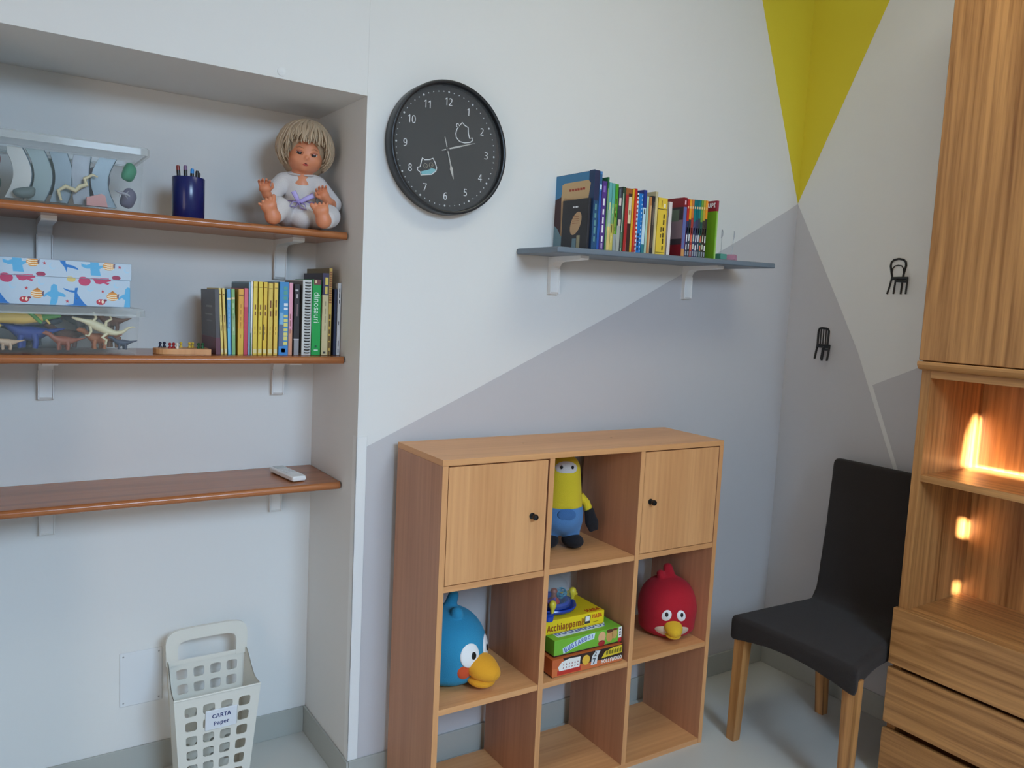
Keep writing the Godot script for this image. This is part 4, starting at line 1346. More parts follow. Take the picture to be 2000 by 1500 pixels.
func build_niche_things():
	var ytop := 1.6935
	var ymid := 1.323
	# ---------------- topmost shelf: the big clear box with track pieces and toys
	var xr := -2.478
	var zf := -0.118
	clear_box("large clear plastic box of curved track pieces, on the topmost niche shelf", Vector3(xr, ytop + 0.0006, zf), 0.385, 0.166, 0.245)
	# curved clear grey track pieces stand behind the front wall of the box
	var gx := [-2.768, -2.722, -2.672, -2.618, -2.560]
	var bulge := [0.020, 0.018, 0.013, -0.006, -0.020]
	var names := ["white-grey track piece with a rounded end tab, second thing from the box's left", "clear curved track piece showing a bright glint", "grey-blue track piece near the middle of the top box", "straight-standing grey track piece behind the cream zigzag", "curved track piece bowed towards the cream zigzag, before the green ball"]
	var cols := [c8(190, 190, 184), c8(120, 138, 138), c8(96, 114, 124), c8(116, 116, 122), c8(92, 112, 124)]
	for i in 5:
		var t := thing("track_piece", names[i].replace("second thing from the box's left", "seen through the top box"), "toy track", Vector3(gx[i], ytop + 0.006, zf - 0.055), "track pieces in the top box")
		var m := MB.new()
		var pts := PackedVector2Array()
		var w: float = 0.038
		for k in 9:
			var v := k / 8.0
			pts.append(Vector2(bulge[i] * sin(v * PI) - w / 2 + (0.006 if i == 0 and k == 8 else 0.0), 0.004 + 0.124 * v))
		for k in 9:
			var v := 1.0 - k / 8.0
			pts.append(Vector2(bulge[i] * sin(v * PI) + w / 2, 0.004 + 0.124 * v))
		m.prism(pts, -0.012, 0.0)
		obj("plate", m, hexm(cols[i], 0.25), t)
		var e := MB.new()
		var path := []
		for k in 9:
			path.append(Vector3(bulge[i] * sin(k / 8.0 * PI) + w / 2, 0.004 + 0.124 * k / 8.0, -0.003))
		e.tube(path, [0.0028], 8)
		obj("edge_rail", e, hexm(c8(70, 92, 106), 0.35), t)
	var zig := thing("zigzag_toy", "cream zigzag toy figure in the top box, lying across the grey track", "toy", Vector3(-2.645, ytop + 0.008, zf - 0.036))
	var zpath := []
	for q in [[-0.022, 0.006], [-0.028, 0.030], [-0.012, 0.042], [0.010, 0.034], [0.020, 0.046], [0.034, 0.052], [0.030, 0.066], [0.048, 0.078], [0.060, 0.074]]:
		zpath.append(Vector3(q[0], q[1], 0))
	obj("limb", MB.new().tube(zpath, [0.003, 0.0045, 0.0055, 0.006, 0.006, 0.006, 0.005, 0.0035, 0.002], 10), hexm(c8(206, 196, 158), 0.5), zig)
	var lump := func(called: String, label: String, at: Vector3, r: Vector3, col: Color, cat: String, b := Basis.IDENTITY):
		var t := thing(called, label, cat, at, "toys in the top box")
		var f := Field.new(-r * 1.3 - Vector3.ONE * 0.01, r * 1.3 + Vector3.ONE * 0.01, maxf(r.x, r.y) / 9.0)
		f.ell(Vector3.ZERO, r * 0.86, Basis.IDENTITY, 0.004)
		f.ell(Vector3(r.x * 0.35, r.y * 0.4, 0), r * 0.6, Basis(Vector3.BACK, 0.5), 0.006)
		f.ell(Vector3(-r.x * 0.45, -r.y * 0.2, r.z * 0.2), r * 0.55, Basis(Vector3.BACK, -0.4), 0.006)
		obj("body", f.into(MB.new()), hexm(col, 0.5), t)
		t.basis = b
	lump.call("toy_figure", "rose and brown toy at the top box's far end, behind the clear wall", Vector3(-2.822, ytop + 0.092, zf - 0.075), Vector3(0.030, 0.040, 0.03), c8(150, 92, 92), "toy")
	lump.call("toy_figure", "dark green toy low in the top box, beside the rounded end tab", Vector3(-2.822, ytop + 0.036, zf - 0.075), Vector3(0.032, 0.030, 0.03), c8(60, 92, 80), "toy")
	lump.call("toy_figure", "dusky grey toy lying at the foot of the clear track pieces", Vector3(-2.745, ytop + 0.024, zf - 0.036), Vector3(0.026, 0.015, 0.012), c8(88, 104, 104), "toy")
	lump.call("toy_ball", "bright green toy in the top box's upper corner nearest the pen cup", Vector3(-2.506, ytop + 0.108, zf - 0.085), Vector3(0.018, 0.028, 0.02), c8(40, 140, 100), "toy")
	lump.call("toy_figure", "slate purple toy at the foot of the top box, nearest the pen cup", Vector3(-2.508, ytop + 0.040, zf - 0.085), Vector3(0.020, 0.030, 0.02), c8(100, 96, 124), "toy")
	lump.call("toy_figure", "dark green-grey toy behind the middle track pieces in the top box", Vector3(-2.70, ytop + 0.075, zf - 0.125), Vector3(0.050, 0.052, 0.03), c8(64, 84, 80), "toy")
	lump.call("toy_figure", "dull violet toy behind the cream zigzag in the top box", Vector3(-2.59, ytop + 0.070, zf - 0.125), Vector3(0.046, 0.050, 0.03), c8(96, 92, 112), "toy")
	var wedge := thing("toy_block", "dusty pink wedge block at the foot of the top box", "toy block", Vector3(-2.59, ytop + 0.0075, zf - 0.030))
	obj("block", MB.new().prism(PackedVector2Array([Vector2(-0.022, 0), Vector2(0.026, 0), Vector2(0.020, 0.028), Vector2(0.012, 0.032), Vector2(-0.022, 0.020)]), -0.01, 0.01), hexm(c8(196, 140, 136), 0.5), wedge)
	var liz := creature("toy_lizard", "small grey lizard toy in the top box below the green one", Vector3(-2.53, ytop + 0.048, zf - 0.040), Basis.IDENTITY, 0.001, c8(150, 152, 164), [[-16, 6, 0, 1], [-6, 3, 0, 3], [6, 0, 0, 4], [14, -2, 0, 3.4], [20, -6, 0, 2.2]], [[[-2, 2, 0, 1.4], [-4, -8, 2, 1]], [[10, 0, 0, 1.4], [18, 8, 2, 1]], [[8, -2, 0, 1.4], [14, -12, 2, 1]]], "toys in the top box")
	liz.set_meta("category", "toy")
	# ---------------- pen cup with five markers
	var cup := thing("pen_cup", "dark blue cylindrical pen cup on the topmost niche shelf", "pen cup", Vector3(-2.354, ytop + 0.0006, -0.215))
	obj("cup", MB.new().lathe([Vector2(0, 0), Vector2(0.0405, 0), Vector2(0.042, 0.002), Vector2(0.0425, 0.113), Vector2(0.0415, 0.115), Vector2(0.0395, 0.115), Vector2(0.039, 0.006), Vector2(0, 0.006)], 40), flat("navy_gloss", c8(24, 34, 96), 0.22), cup)
	var pens := [[-0.026, 0.006, -0.010, 0.139, c8(130, 50, 44), "dark red"], [-0.010, 0.014, -0.004, 0.140, c8(120, 90, 130), "mauve"], [0.006, 0.010, 0.003, 0.134, c8(40, 140, 214), "bright blue"], [0.022, 0.004, 0.006, 0.131, c8(24, 24, 26), "black"], [0.027, -0.010, 0.009, 0.128, c8(60, 60, 64), "dark grey"]]
	for p in pens:
		var t := thing("marker_pen", "black marker with a %s end in the blue pen cup" % p[5], "marker", Vector3(-2.354 + p[0] * 0.7, ytop + 0.0075, -0.215 + p[1]), "markers in the pen cup")
		var top := Vector3(p[2], p[3] - 0.014, 0)
		var dirn := (top - Vector3.ZERO).normalized()
		var m := MB.new()
		m.tube([Vector3.ZERO, dirn * 0.1, top], [0.0046, 0.005, 0.005], 14)
		obj("barrel", m, mats.black_plastic, t)
		var e := MB.new()
		e.tube([top, top + dirn * 0.010, top + dirn * 0.013], [0.0049, 0.0049, 0.003], 14)
		obj("end_cap", e, hexm(p[4], 0.35), t)
	# ---------------- middle shelf: clear box of animals, and a printed box on its lid
	var xr2 := -2.486
	var zf2 := -0.125
	clear_box("clear plastic box of toy animals, under the sea-print box", Vector3(xr2, ymid + 0.0006, zf2), 0.372, 0.122, 0.232)
	var yb := ymid + 0.006
	var croc := creature("toy_crocodile", "cream white toy crocodile pressed against the clear box front", Vector3(-2.592, yb + 0.055, zf2 - 0.028), Basis.IDENTITY, 0.00098, c8(222, 214, 176), [[-54, 34, 0, 2.2], [-45, 30, 0, 4.0], [-33, 27, 0, 5.0], [-26, 25, 0, 5.6], [-14, 21, 0, 9.5], [4, 12, 0, 12], [22, 4, 0, 11.5], [36, -3, 0, 8.6], [50, -6, 1, 6.4], [66, -2, 1, 4.6], [78, 8, 1, 3.4], [90, 12, 1, 2.2], [96, 10, 1, 1.2]],
		[[[-6, 24, 3, 4.2], [2, 34, 4, 3.4], [-2, 44, 5, 3.0], [-6, 48, 5, 2.6]], [[24, 10, 3, 4.4], [26, 24, 4, 3.8], [38, 32, 5, 3.2], [34, 40, 5, 2.4]], [[-12, 12, 3, 4.2], [-10, -2, 4, 3.4], [-16, -14, 5, 2.8], [-24, -12, 5, 1.8]], [[28, -6, 3, 4.6], [16, -18, 4, 4.0], [26, -24, 5, 3.4], [24, -36, 5, 3.0]]])
	croc.set_meta("category", "toy")
	var dino := func(called: String, label: String, at: Vector3, col: Color, k: float, b: Basis):
		var t := creature(called, label, at, b, k, col, [[-46, 22, 0, 2], [-40, 23, 0, 6], [-30, 20, 0, 6.5], [-20, 10, 0, 7], [-8, 3, 0, 12], [8, 1, 0, 13.5], [22, 2, 0, 10], [36, 5, 2, 5], [52, 9, 3, 2.4], [60, 11, 3, 1]],
			[[[-6, -2, 8, 5.5], [-8, -14, 9, 4.2], [-7, -24, 9, 4.2]], [[-6, -2, -8, 5.5], [-4, -14, -9, 4.2], [-5, -24, -9, 4.2]], [[14, 0, 8, 6.5], [17, -13, 9, 4.6], [15, -24, 9, 4.6]], [[14, 0, -8, 6.5], [12, -13, -9, 4.6], [14, -24, -9, 4.6]]])
		t.set_meta("category", "toy")
	var by := func(a: float) -> Basis: return Basis(Vector3.UP, a)
	dino.call("toy_dinosaur", "orange-brown toy dinosaur low in the clear box, below the crocodile", Vector3(-2.585, yb + 0.031, zf2 - 0.066), c8(184, 112, 66), 0.00105, by.call(0.2))
	dino.call("toy_dinosaur", "blue toy dinosaur in the clear box under the yellow one", Vector3(-2.745, yb + 0.041, zf2 - 0.070), c8(48, 72, 150), 0.00145, by.call(-0.15))
	dino.call("toy_dinosaur", "dark brown toy dinosaur between the blue toy and the crocodile", Vector3(-2.655, yb + 0.035, zf2 - 0.105), c8(110, 74, 60), 0.0012, by.call(0.5))
	dino.call("toy_dinosaur", "grey toy dinosaur at the back of the clear box", Vector3(-2.60, yb + 0.072, zf2 - 0.178), c8(120, 112, 108), 0.00125, by.call(2.9))
	dino.call("toy_dinosaur", "slate grey toy dinosaur behind the blue one, at the back", Vector3(-2.72, yb + 0.041, zf2 - 0.16), c8(84, 88, 100), 0.0014, by.call(3.3))
	dino.call("toy_dinosaur", "tan toy dinosaur nearest the clear box's end, behind the crocodile tail", Vector3(-2.538, yb + 0.032, zf2 - 0.125), c8(160, 110, 76), 0.0011, by.call(1.2))
	dino.call("toy_dinosaur", "small cream toy dinosaur at the foot of the box, beside the blue one", Vector3(-2.79, yb + 0.0205, zf2 - 0.026), c8(206, 176, 146), 0.0007, by.call(0.0))
	dino.call("toy_dinosaur", "rust brown toy dinosaur low in the box, between the blue and orange-brown ones", Vector3(-2.668, yb + 0.026, zf2 - 0.030), c8(150, 84, 60), 0.0009, by.call(-0.1))
	dino.call("toy_dinosaur", "dark blue-grey toy dinosaur at the box end, low behind the crocodile tail", Vector3(-2.53, yb + 0.022, zf2 - 0.045), c8(64, 70, 92), 0.00068, by.call(0.1))
	dino.call("toy_dinosaur", "brown toy dinosaur resting high behind the crocodile", Vector3(-2.55, yb + 0.075, zf2 - 0.10), c8(120, 80, 60), 0.001, by.call(0.4))
	var fl := creature("toy_dinosaur", "large yellow and green toy dinosaur lying on top in the clear box", Vector3(-2.745, yb + 0.079, zf2 - 0.048), Basis.IDENTITY, 0.001, c8(226, 190, 96), [[-76, -4, 0, 6], [-60, 2, 0, 13], [-34, 4, 0, 16], [-6, 2, 0, 15], [16, 4, 0, 13], [36, 4, 0, 9], [58, 8, 0, 6], [76, 10, 0, 3]], [[[-62, -6, 8, 3.4], [-54, -17, 10, 3], [-66, -22, 10, 2.6]], [[44, 0, 6, 3], [52, -10, 8, 2.4]]])
	fl.set_meta("category", "toy")
	var gp := MB.new()
	gp.tube([Vector3(0.004, 0.020, 0.010), Vector3(0.020, 0.006, 0.0135), Vector3(0.033, -0.008, 0.008)], [0.004, 0.005, 0.004], 10)
	gp.tube([Vector3(0.036, 0.004, 0.0), Vector3(0.058, 0.0085, 0.0), Vector3(0.077, 0.0105, 0.0)], [0.0098, 0.0068, 0.0035], 12)
	obj("green_back", gp, hexm(c8(84, 150, 66), 0.45), fl)
	# printed box: texture computed below
	var pb := thing("printed_box", "lidded cardboard box printed with whales, clownfish and starfish", "box", Vector3(-2.509, ymid + 0.1232, -0.132))
	var pm := sea_print()
	var bm := MB.new()
	bm.uvs = Vector2(1.0 / 0.168, -1.0 / 0.131)
	bm.uvo = Vector2(0, 1.0)
	bm.span(Vector3(-0.349, 0, -0.197), Vector3(-0.003, 0.085, -0.003), 0.0012)
	obj("box_body", bm, pm, pb)
	var lm := MB.new()
	lm.uvs = Vector2(1.0 / 0.168, -1.0 / 0.131)
	lm.uvo = Vector2(0.02, 1.0)
	lm.span(Vector3(-0.352, 0.0702, -0.2), Vector3(0, 0.1135, 0), 0.0015)
	obj("lid", lm, pm, pb)
	# ---------------- wooden game board with pawns
	var bo := Vector3(-2.370, ymid + 0.0006, -0.185)
	var gb := thing("game_board", "small wooden game board with one round end, before the niche books", "game board", bo)
	gb.rotation.y = -0.04
	var poly := PackedVector2Array()
	for k in 13:
		var a := PI / 2 + PI * k / 12.0
		poly.append(Vector2(-0.036 + 0.042 * cos(a), 0.042 * sin(a)))
	poly.append_array(PackedVector2Array([Vector2(0.066, -0.042), Vector2(0.066, 0.042)]))
	var gm := MB.new()
	gm.xf = Transform3D(Basis(Vector3.RIGHT, -PI / 2), Vector3.ZERO)
	gm.prism(poly, 0.0, 0.015)
	obj("board", gm, mats.alder, gb)
	var pawns := [[-0.058, -0.012, c8(22, 28, 60), "navy", "nearest the round end"], [-0.046, -0.020, c8(20, 26, 56), "navy", "beside its navy twin"], [-0.038, 0.016, c8(160, 30, 36), "red", "nearest the navy pawns"], [-0.027, 0.008, c8(170, 34, 40), "red", "between its twin and the white pawn"], [-0.020, 0.020, c8(226, 214, 196), "white", "beside the red pair"], [-0.002, -0.024, c8(214, 180, 60), "yellow", "standing alone midway"], [0.019, -0.014, c8(206, 172, 56), "yellow", "first of the close pair"], [0.029, -0.022, c8(216, 184, 66), "yellow", "second of the close pair, by the green pawns"], [0.038, 0.010, c8(20, 84, 46), "green", "next to the yellow pair"], [0.050, 0.004, c8(24, 92, 52), "green", "nearest the dark grey book"]]
	for p in pawns:
		var t := thing("pawn", "small %s pawn on the wooden board, %s" % [p[3], p[4]], "game pawn", bo + Vector3(p[0], 0.0152, p[1]), "pawns on the wooden game board")
		var m := MB.new()
		m.lathe([Vector2(0, 0), Vector2(0.0048, 0), Vector2(0.0048, 0.0022), Vector2(0.0030, 0.0050), Vector2(0.0022, 0.0085)], 16)
		m.ball(Vector3(0, 0.0118, 0), Vector3.ONE * 0.0042, Basis.IDENTITY, 14, 8)
		obj("pawn_body", m, hexm(p[2], 0.3), t)
	# ---------------- lowest shelf: remote control
	var r := thing("remote_control", "white remote control lying on the lowest niche shelf", "remote", Vector3(-2.052, 0.9383, -0.235))
	r.rotation.y = 0.12
	obj("case", MB.new().span(Vector3(-0.024, 0, -0.085), Vector3(0.024, 0.019, 0.085), 0.006), mats.white_plastic, r)
	obj("display", MB.new().span(Vector3(-0.017, 0.0188, -0.075), Vector3(0.017, 0.0195, -0.035), 0.0005), flat("display_grey", c8(186, 192, 190), 0.25), r)
	for k in 3:
		for l in 2:
			obj("button", MB.new().span(Vector3(-0.015 + l * 0.017, 0.0188, -0.022 + k * 0.02), Vector3(-0.002 + l * 0.017, 0.0202, -0.012 + k * 0.02), 0.001), flat("button_grey", c8(206, 206, 204), 0.4), r)

# ---- a print of sea creatures, drawn on an image
func fill_poly(img: Image, pts: Array, col: Color):
	var lo := 1e9
	var hi := -1e9
	for p in pts:
		lo = minf(lo, p[1])
		hi = maxf(hi, p[1])
	var w := img.get_width()
	var h := img.get_height()
	for y in range(int(floor(lo)), int(ceil(hi)) + 1):
		var xs := []
		for i in pts.size():
			var a: Array = pts[i]
			var b: Array = pts[(i + 1) % pts.size()]
			if (a[1] <= y) != (b[1] <= y):
				xs.append(a[0] + (b[0] - a[0]) * (y - a[1]) / float(b[1] - a[1]))
		xs.sort()
		for k in range(0, xs.size() - 1, 2):
			for x in range(int(round(xs[k])), int(round(xs[k + 1]))):
				img.set_pixel(posmod(x, w), posmod(y, h), col)

func fill_disc(img: Image, cx: float, cy: float, rx: float, ry: float, col: Color, a0 := 0.0):
	var pts := []
	for k in 28:
		var a := TAU * k / 28.0
		pts.append([cx + rx * cos(a) * cos(a0) - ry * sin(a) * sin(a0), cy + rx * cos(a) * sin(a0) + ry * sin(a) * cos(a0)])
	fill_poly(img, pts, col)

func sea_print() -> StandardMaterial3D:
	# one repeat is 294 x 230 units
	var img := Image.create(294, 230, false, Image.FORMAT_RGB8)
	img.fill(c8(188, 206, 222))
	var blue := c8(36, 118, 196)
	var light := c8(92, 176, 222)
	var org := c8(222, 150, 60)
	var red := c8(190, 50, 66)
	var pink := c8(196, 64, 104)
	var cr := c8(244, 232, 210)
	# body half: from y = 115 to 230 is the lower part of the box
	fill_poly(img, [[20, 228], [60, 222], [64, 180], [66, 150], [78, 148], [74, 172], [88, 196], [104, 218], [118, 230], [86, 232], [50, 232]], blue)
	fill_poly(img, [[66, 172], [44, 168], [26, 160], [20, 152], [44, 160], [66, 162]], blue)
	fill_poly(img, [[262, 230], [268, 196], [254, 186], [242, 196], [236, 190], [256, 172], [266, 168], [268, 146], [278, 136], [290, 140], [294, 168], [318, 178], [326, 188], [320, 192], [296, 188], [292, 212], [284, 232]], light)
	fill_poly(img, [[128, 12], [132, 40], [116, 46], [96, 40], [98, 54], [118, 62], [132, 60], [134, 90], [174, 92], [168, 62], [184, 50], [188, 44], [166, 46], [164, 12]], light)
	fill_poly(img, [[2, 12], [34, 12], [36, 44], [42, 48], [64, 52], [82, 62], [86, 70], [64, 64], [42, 60], [40, 84], [32, 62], [16, 40]], blue)
	for c in [[206.0, 46.0], [216.0, 182.0]]:
		fill_disc(img, c[0], c[1], 24, 19, org)
		for k in 3:
			fill_poly(img, [[c[0] - 22, c[1] - 11 + k * 9], [c[0] - 2, c[1] - 7 + k * 9], [c[0] + 20, c[1] - 9 + k * 9], [c[0] + 20, c[1] - 6 + k * 9], [c[0] - 2, c[1] - 3 + k * 9], [c[0] - 22, c[1] - 7 + k * 9]], cr)
		fill_poly(img, [[c[0] - 12, c[1] - 16], [c[0], c[1] - 27], [c[0] + 12, c[1] - 16]], c8(186, 112, 44))
		fill_poly(img, [[c[0] + 18, c[1] - 8], [c[0] + 26, c[1] - 14], [c[0] + 24, c[1] + 10], [c[0] + 18, c[1] + 4]], c8(110, 90, 110))
	for s in [[250.0, 48.0], [176.0, 160.0], [36.0, 210.0]]:
		for k in 5:
			var a := TAU * k / 5.0 - PI / 2
			fill_poly(img, [[s[0] + 9 * cos(a), s[1] + 9 * sin(a)], [s[0] + 3 * cos(a + 0.7), s[1] + 3 * sin(a + 0.7)], [s[0], s[1]], [s[0] + 3 * cos(a - 0.7), s[1] + 3 * sin(a - 0.7)]], red)
	fill_disc(img, 104, 118, 24, 20, pink)
	fill_poly(img, [[136, 102], [206, 100], [210, 112], [190, 118], [204, 122], [196, 130], [178, 122], [166, 128], [150, 126], [142, 116]], pink)
	fill_disc(img, 236, 96, 18, 10, c8(160, 56, 90))
	fill_disc(img, 52, 112, 17, 12, c8(216, 196, 120))
	fill_disc(img, 168, 208, 18, 13, red)
	fill_disc(img, 176, 206, 5, 9, cr)
	fill_disc(img, 162, 204, 3, 5, cr)
	fill_disc(img, 186, 200, 7, 5, c8(130, 40, 60))
	for b in [[280.0, 60.0], [126.0, 150.0], [232.0, 130.0]]:
		fill_disc(img, b[0], b[1], 13, 13, c8(170, 208, 230))
		fill_disc(img, b[0] + 3, b[1] - 3, 10, 10, c8(188, 206, 222))
	for d in [[62.0, 20.0], [98.0, 16.0], [72.0, 196.0], [270.0, 26.0]]:
		fill_disc(img, d[0], d[1], 3.5, 3, c8(90, 100, 120))
	fill_disc(img, 252, 12, 18, 6, c8(110, 50, 70))
	var m := StandardMaterial3D.new()
	m.resource_name = "sea_print"
	m.albedo_texture = ImageTexture.create_from_image(img)
	m.roughness = 0.5
	return m

# =====================================================================  waste basket
func build_bin():
	var o := Vector3(-2.27, 0.0006, -0.235)
	var t := thing("waste_basket", "cream plastic waste-paper basket with square holes and a raised handle back", "waste basket", o)
	var pm: Material = flat("bin_plastic", c8(226, 224, 214), 0.42)
	pm.backlight_enabled = true
	pm.backlight = Color(0.25, 0.24, 0.22)
	# the four walls are bilinear patches; holes are cut cell by cell
	var fb := [Vector3(-0.098, 0.0, 0.050), Vector3(0.098, 0.0, 0.050)]
	var ft := [Vector3(-0.124, 0.322, 0.078), Vector3(0.124, 0.322, 0.078)]
	var bb := [Vector3(-0.098, 0.0, -0.050), Vector3(0.098, 0.0, -0.050)]
	var bt := [Vector3(-0.124, 0.475, -0.072), Vector3(0.124, 0.475, -0.072)]
	var bm := [Vector3(-0.120, 0.322, -0.066), Vector3(0.120, 0.322, -0.066)]
	var panel := func(called: String, a: Vector3, b: Vector3, c: Vector3, d: Vector3, cols: Array, rows: Array, r: float, out: Vector3):
		# a, b below; c, d above; cols and rows: [from, to, holed]
		var m := MB.new()
		var th := 0.0022
		var at := func(u: float, v: float, w: float) -> Vector3:
			return a.lerp(b, u).lerp(c.lerp(d, u), v) - out * w * th
		for q in cols:
			for p in rows:
				var hole_here: bool = q[2] and p[2]
				if not hole_here:
					for w in [0.0, 1.0]:
						m.quad(at.call(q[0], p[0], w), at.call(q[1], p[0], w), at.call(q[1], p[1], w), at.call(q[0], p[1], w), out * (1.0 - 2.0 * w))
					continue
				var n := 24
				var outer := []
				var inner := []
				for k in n:
					var an := TAU * k / n
					var e := Vector2(cos(an), sin(an))
					var sq := e / maxf(absf(e.x), absf(e.y))
					outer.append(Vector2(lerpf(q[0], q[1], 0.5 + 0.5 * sq.x), lerpf(p[0], p[1], 0.5 + 0.5 * sq.y)))
					var sr := Vector2(signf(e.x) * pow(absf(e.x), 0.45), signf(e.y) * pow(absf(e.y), 0.45)) * r
					inner.append(Vector2(lerpf(q[0], q[1], 0.5 + 0.5 * sr.x), lerpf(p[0], p[1], 0.5 + 0.5 * sr.y)))
				for k in n:
					var l := (k + 1) % n
					for w in [0.0, 1.0]:
						m.quad(at.call(outer[k].x, outer[k].y, w), at.call(outer[l].x, outer[l].y, w), at.call(inner[l].x, inner[l].y, w), at.call(inner[k].x, inner[k].y, w), out * (1.0 - 2.0 * w))
					var mid := Vector2((q[0] + q[1]) / 2, (p[0] + p[1]) / 2)
					var pa: Vector3 = at.call(inner[k].x, inner[k].y, 0.0)
					var nn: Vector3 = (at.call(mid.x, mid.y, 0.0) - pa).normalized()
					m.quad(pa, at.call(inner[l].x, inner[l].y, 0.0), at.call(inner[l].x, inner[l].y, 1.0), at.call(inner[k].x, inner[k].y, 1.0), nn)
		obj(called, m, pm, t)
	var cols := [[0.0, 0.075, false]]
	for k in 4:
		cols.append([0.075 + 0.2125 * k, 0.075 + 0.2125 * (k + 1), true])
	cols.append([0.925, 1.0, false])
	var frows := [[0.0, 0.06, false]]
	for k in 6:
		frows.append([0.06 + 0.1455 * k, 0.06 + 0.1455 * (k + 1), true])
	frows.append([0.933, 1.0, false])
	panel.call("front_panel", fb[0], fb[1], ft[0], ft[1], cols, frows, 0.66, Vector3(0, -0.08, 1).normalized())
	var brows := [[0.0, 0.05, false]]
	for k in 7:
		brows.append([0.05 + 0.1 * k, 0.05 + 0.1 * (k + 1), true])
	brows.append([0.75, 0.77, false])
	panel.call("back_panel", bb[0], bb[1], bt[0].lerp(bb[0], 0.0), bt[1], cols, brows, 0.66, Vector3(0, 0.05, 1).normalized())
	# the handle: an arch over a wide slot at the top of the back panel
	var pt := func(u: float, v: float) -> Vector3:
		return bb[0].lerp(bb[1], u).lerp(bt[0].lerp(bt[1], u), v)
	var hm := MB.new()
	var outer := []
	var inner := []
	for k in 25:
		var s := k / 24.0
		var an := PI - PI * s
		var e := Vector2(signf(cos(an)) * pow(absf(cos(an)), 0.35), pow(absf(sin(an)), 0.35))
		outer.append(Vector2(0.5 + 0.5 * e.x, 0.77 + 0.23 * e.y))
		inner.append(Vector2(0.5 + 0.36 * e.x, 0.80 + 0.125 * e.y))
	outer.insert(0, Vector2(0.0, 0.77))
	outer.append(Vector2(1.0, 0.77))
	inner.insert(0, Vector2(0.14, 0.77))
	inner.append(Vector2(0.86, 0.77))
	for k in outer.size() - 1:
		for w in [0.0, 1.0]:
			var off := Vector3(0, 0, -0.006 + 0.012 * w)
			hm.quad(pt.call(outer[k].x, outer[k].y) + off, pt.call(outer[k + 1].x, outer[k + 1].y) + off, pt.call(inner[k + 1].x, inner[k + 1].y) + off, pt.call(inner[k].x, inner[k].y) + off, Vector3(0, 0, 2.0 * w - 1.0))
		for e in [[outer, 1.0], [inner, -1.0]]:
			var p: Vector3 = pt.call(e[0][k].x, e[0][k].y)
			var q: Vector3 = pt.call(e[0][k + 1].x, e[0][k + 1].y)
			if p.distance_to(q) > 1e-6:
				var nn := (q - p).cross(Vector3(0, 0, 1)).normalized()
				var c: Vector3 = pt.call(0.5, 0.80)
				if nn.dot(p - c) * e[1] < 0.0:
					nn = -nn
				hm.quad(p + Vector3(0, 0, -0.006), q + Vector3(0, 0, -0.006), q + Vector3(0, 0, 0.006), p + Vector3(0, 0, 0.006), nn)
	# low sill of the slot
	hm.quad(pt.call(0.14, 0.77) + Vector3(0, 0, 0.004), pt.call(0.86, 0.77) + Vector3(0, 0, 0.004), pt.call(0.86, 0.80) + Vector3(0, 0, 0.004), pt.call(0.14, 0.80) + Vector3(0, 0, 0.004), Vector3(0, 0, 1))
	obj("handle", hm, pm, t)
	# solid sides sloping from the tall back to the low front, with a rolled rim
	for s in [0, 1]:
		var m := MB.new()
		var n := Vector3(-1.0 + 2.0 * s, -0.07, 0).normalized()
		var k := 10
		for i in k:
			var u0 := i / float(k)
			var u1 := (i + 1) / float(k)
			var top := func(u: float) -> Vector3:
				var p: Vector3 = bt[s].lerp(bb[s], 0.30).lerp(ft[s], u)
				p.y = lerpf(0.385, 0.322, smoothstep(0.0, 0.7, u))
				return p
			for w in [0.0, 1.0]:
				var off: Vector3 = -n * 0.002 * w
				m.quad(bb[s].lerp(fb[s], u0) + off, bb[s].lerp(fb[s], u1) + off, top.call(u1) + off, top.call(u0) + off, n * (1.0 - 2.0 * w))
		obj("side_panel", m, pm, t)
	obj("rim", MB.new().tube([Vector3(-0.124, 0.322, 0.078), Vector3(-0.06, 0.322, 0.0785), Vector3(0.06, 0.322, 0.0785), Vector3(0.124, 0.322, 0.078)], [0.003], 8), pm, t)
	obj("bottom", MB.new().span(Vector3(-0.098, 0, -0.05), Vector3(0.098, 0.003, 0.05), 0.001), pm, t)
	# label plate
	var tilt := atan2(0.028, 0.322)
	var lx := Transform3D(Basis(Vector3.RIGHT, tilt), Vector3(0.010, 0.240, 0.0735))
	var lp := MB.new()
	lp.xf = lx
	lp.span(Vector3(-0.046, -0.034, -0.004), Vector3(0.046, 0.030, 0.0014), 0.0025)
	var l := obj("label_plate", lp, flat("label_white", c8(222, 226, 232), 0.4), t)
	var ink: Material = flat("label_ink", c8(44, 56, 110), 0.5)
	lettering("lettering", "CARTA", 0.0125, lx * Transform3D(Basis(Vector3.BACK, 0.03), Vector3(0, 0.010, 0.0016)), ink, l, true)
	lettering("lettering", "Paper", 0.0115, lx * Transform3D(Basis(Vector3.BACK, 0.03), Vector3(0, -0.014, 0.0016)), ink, l, true)

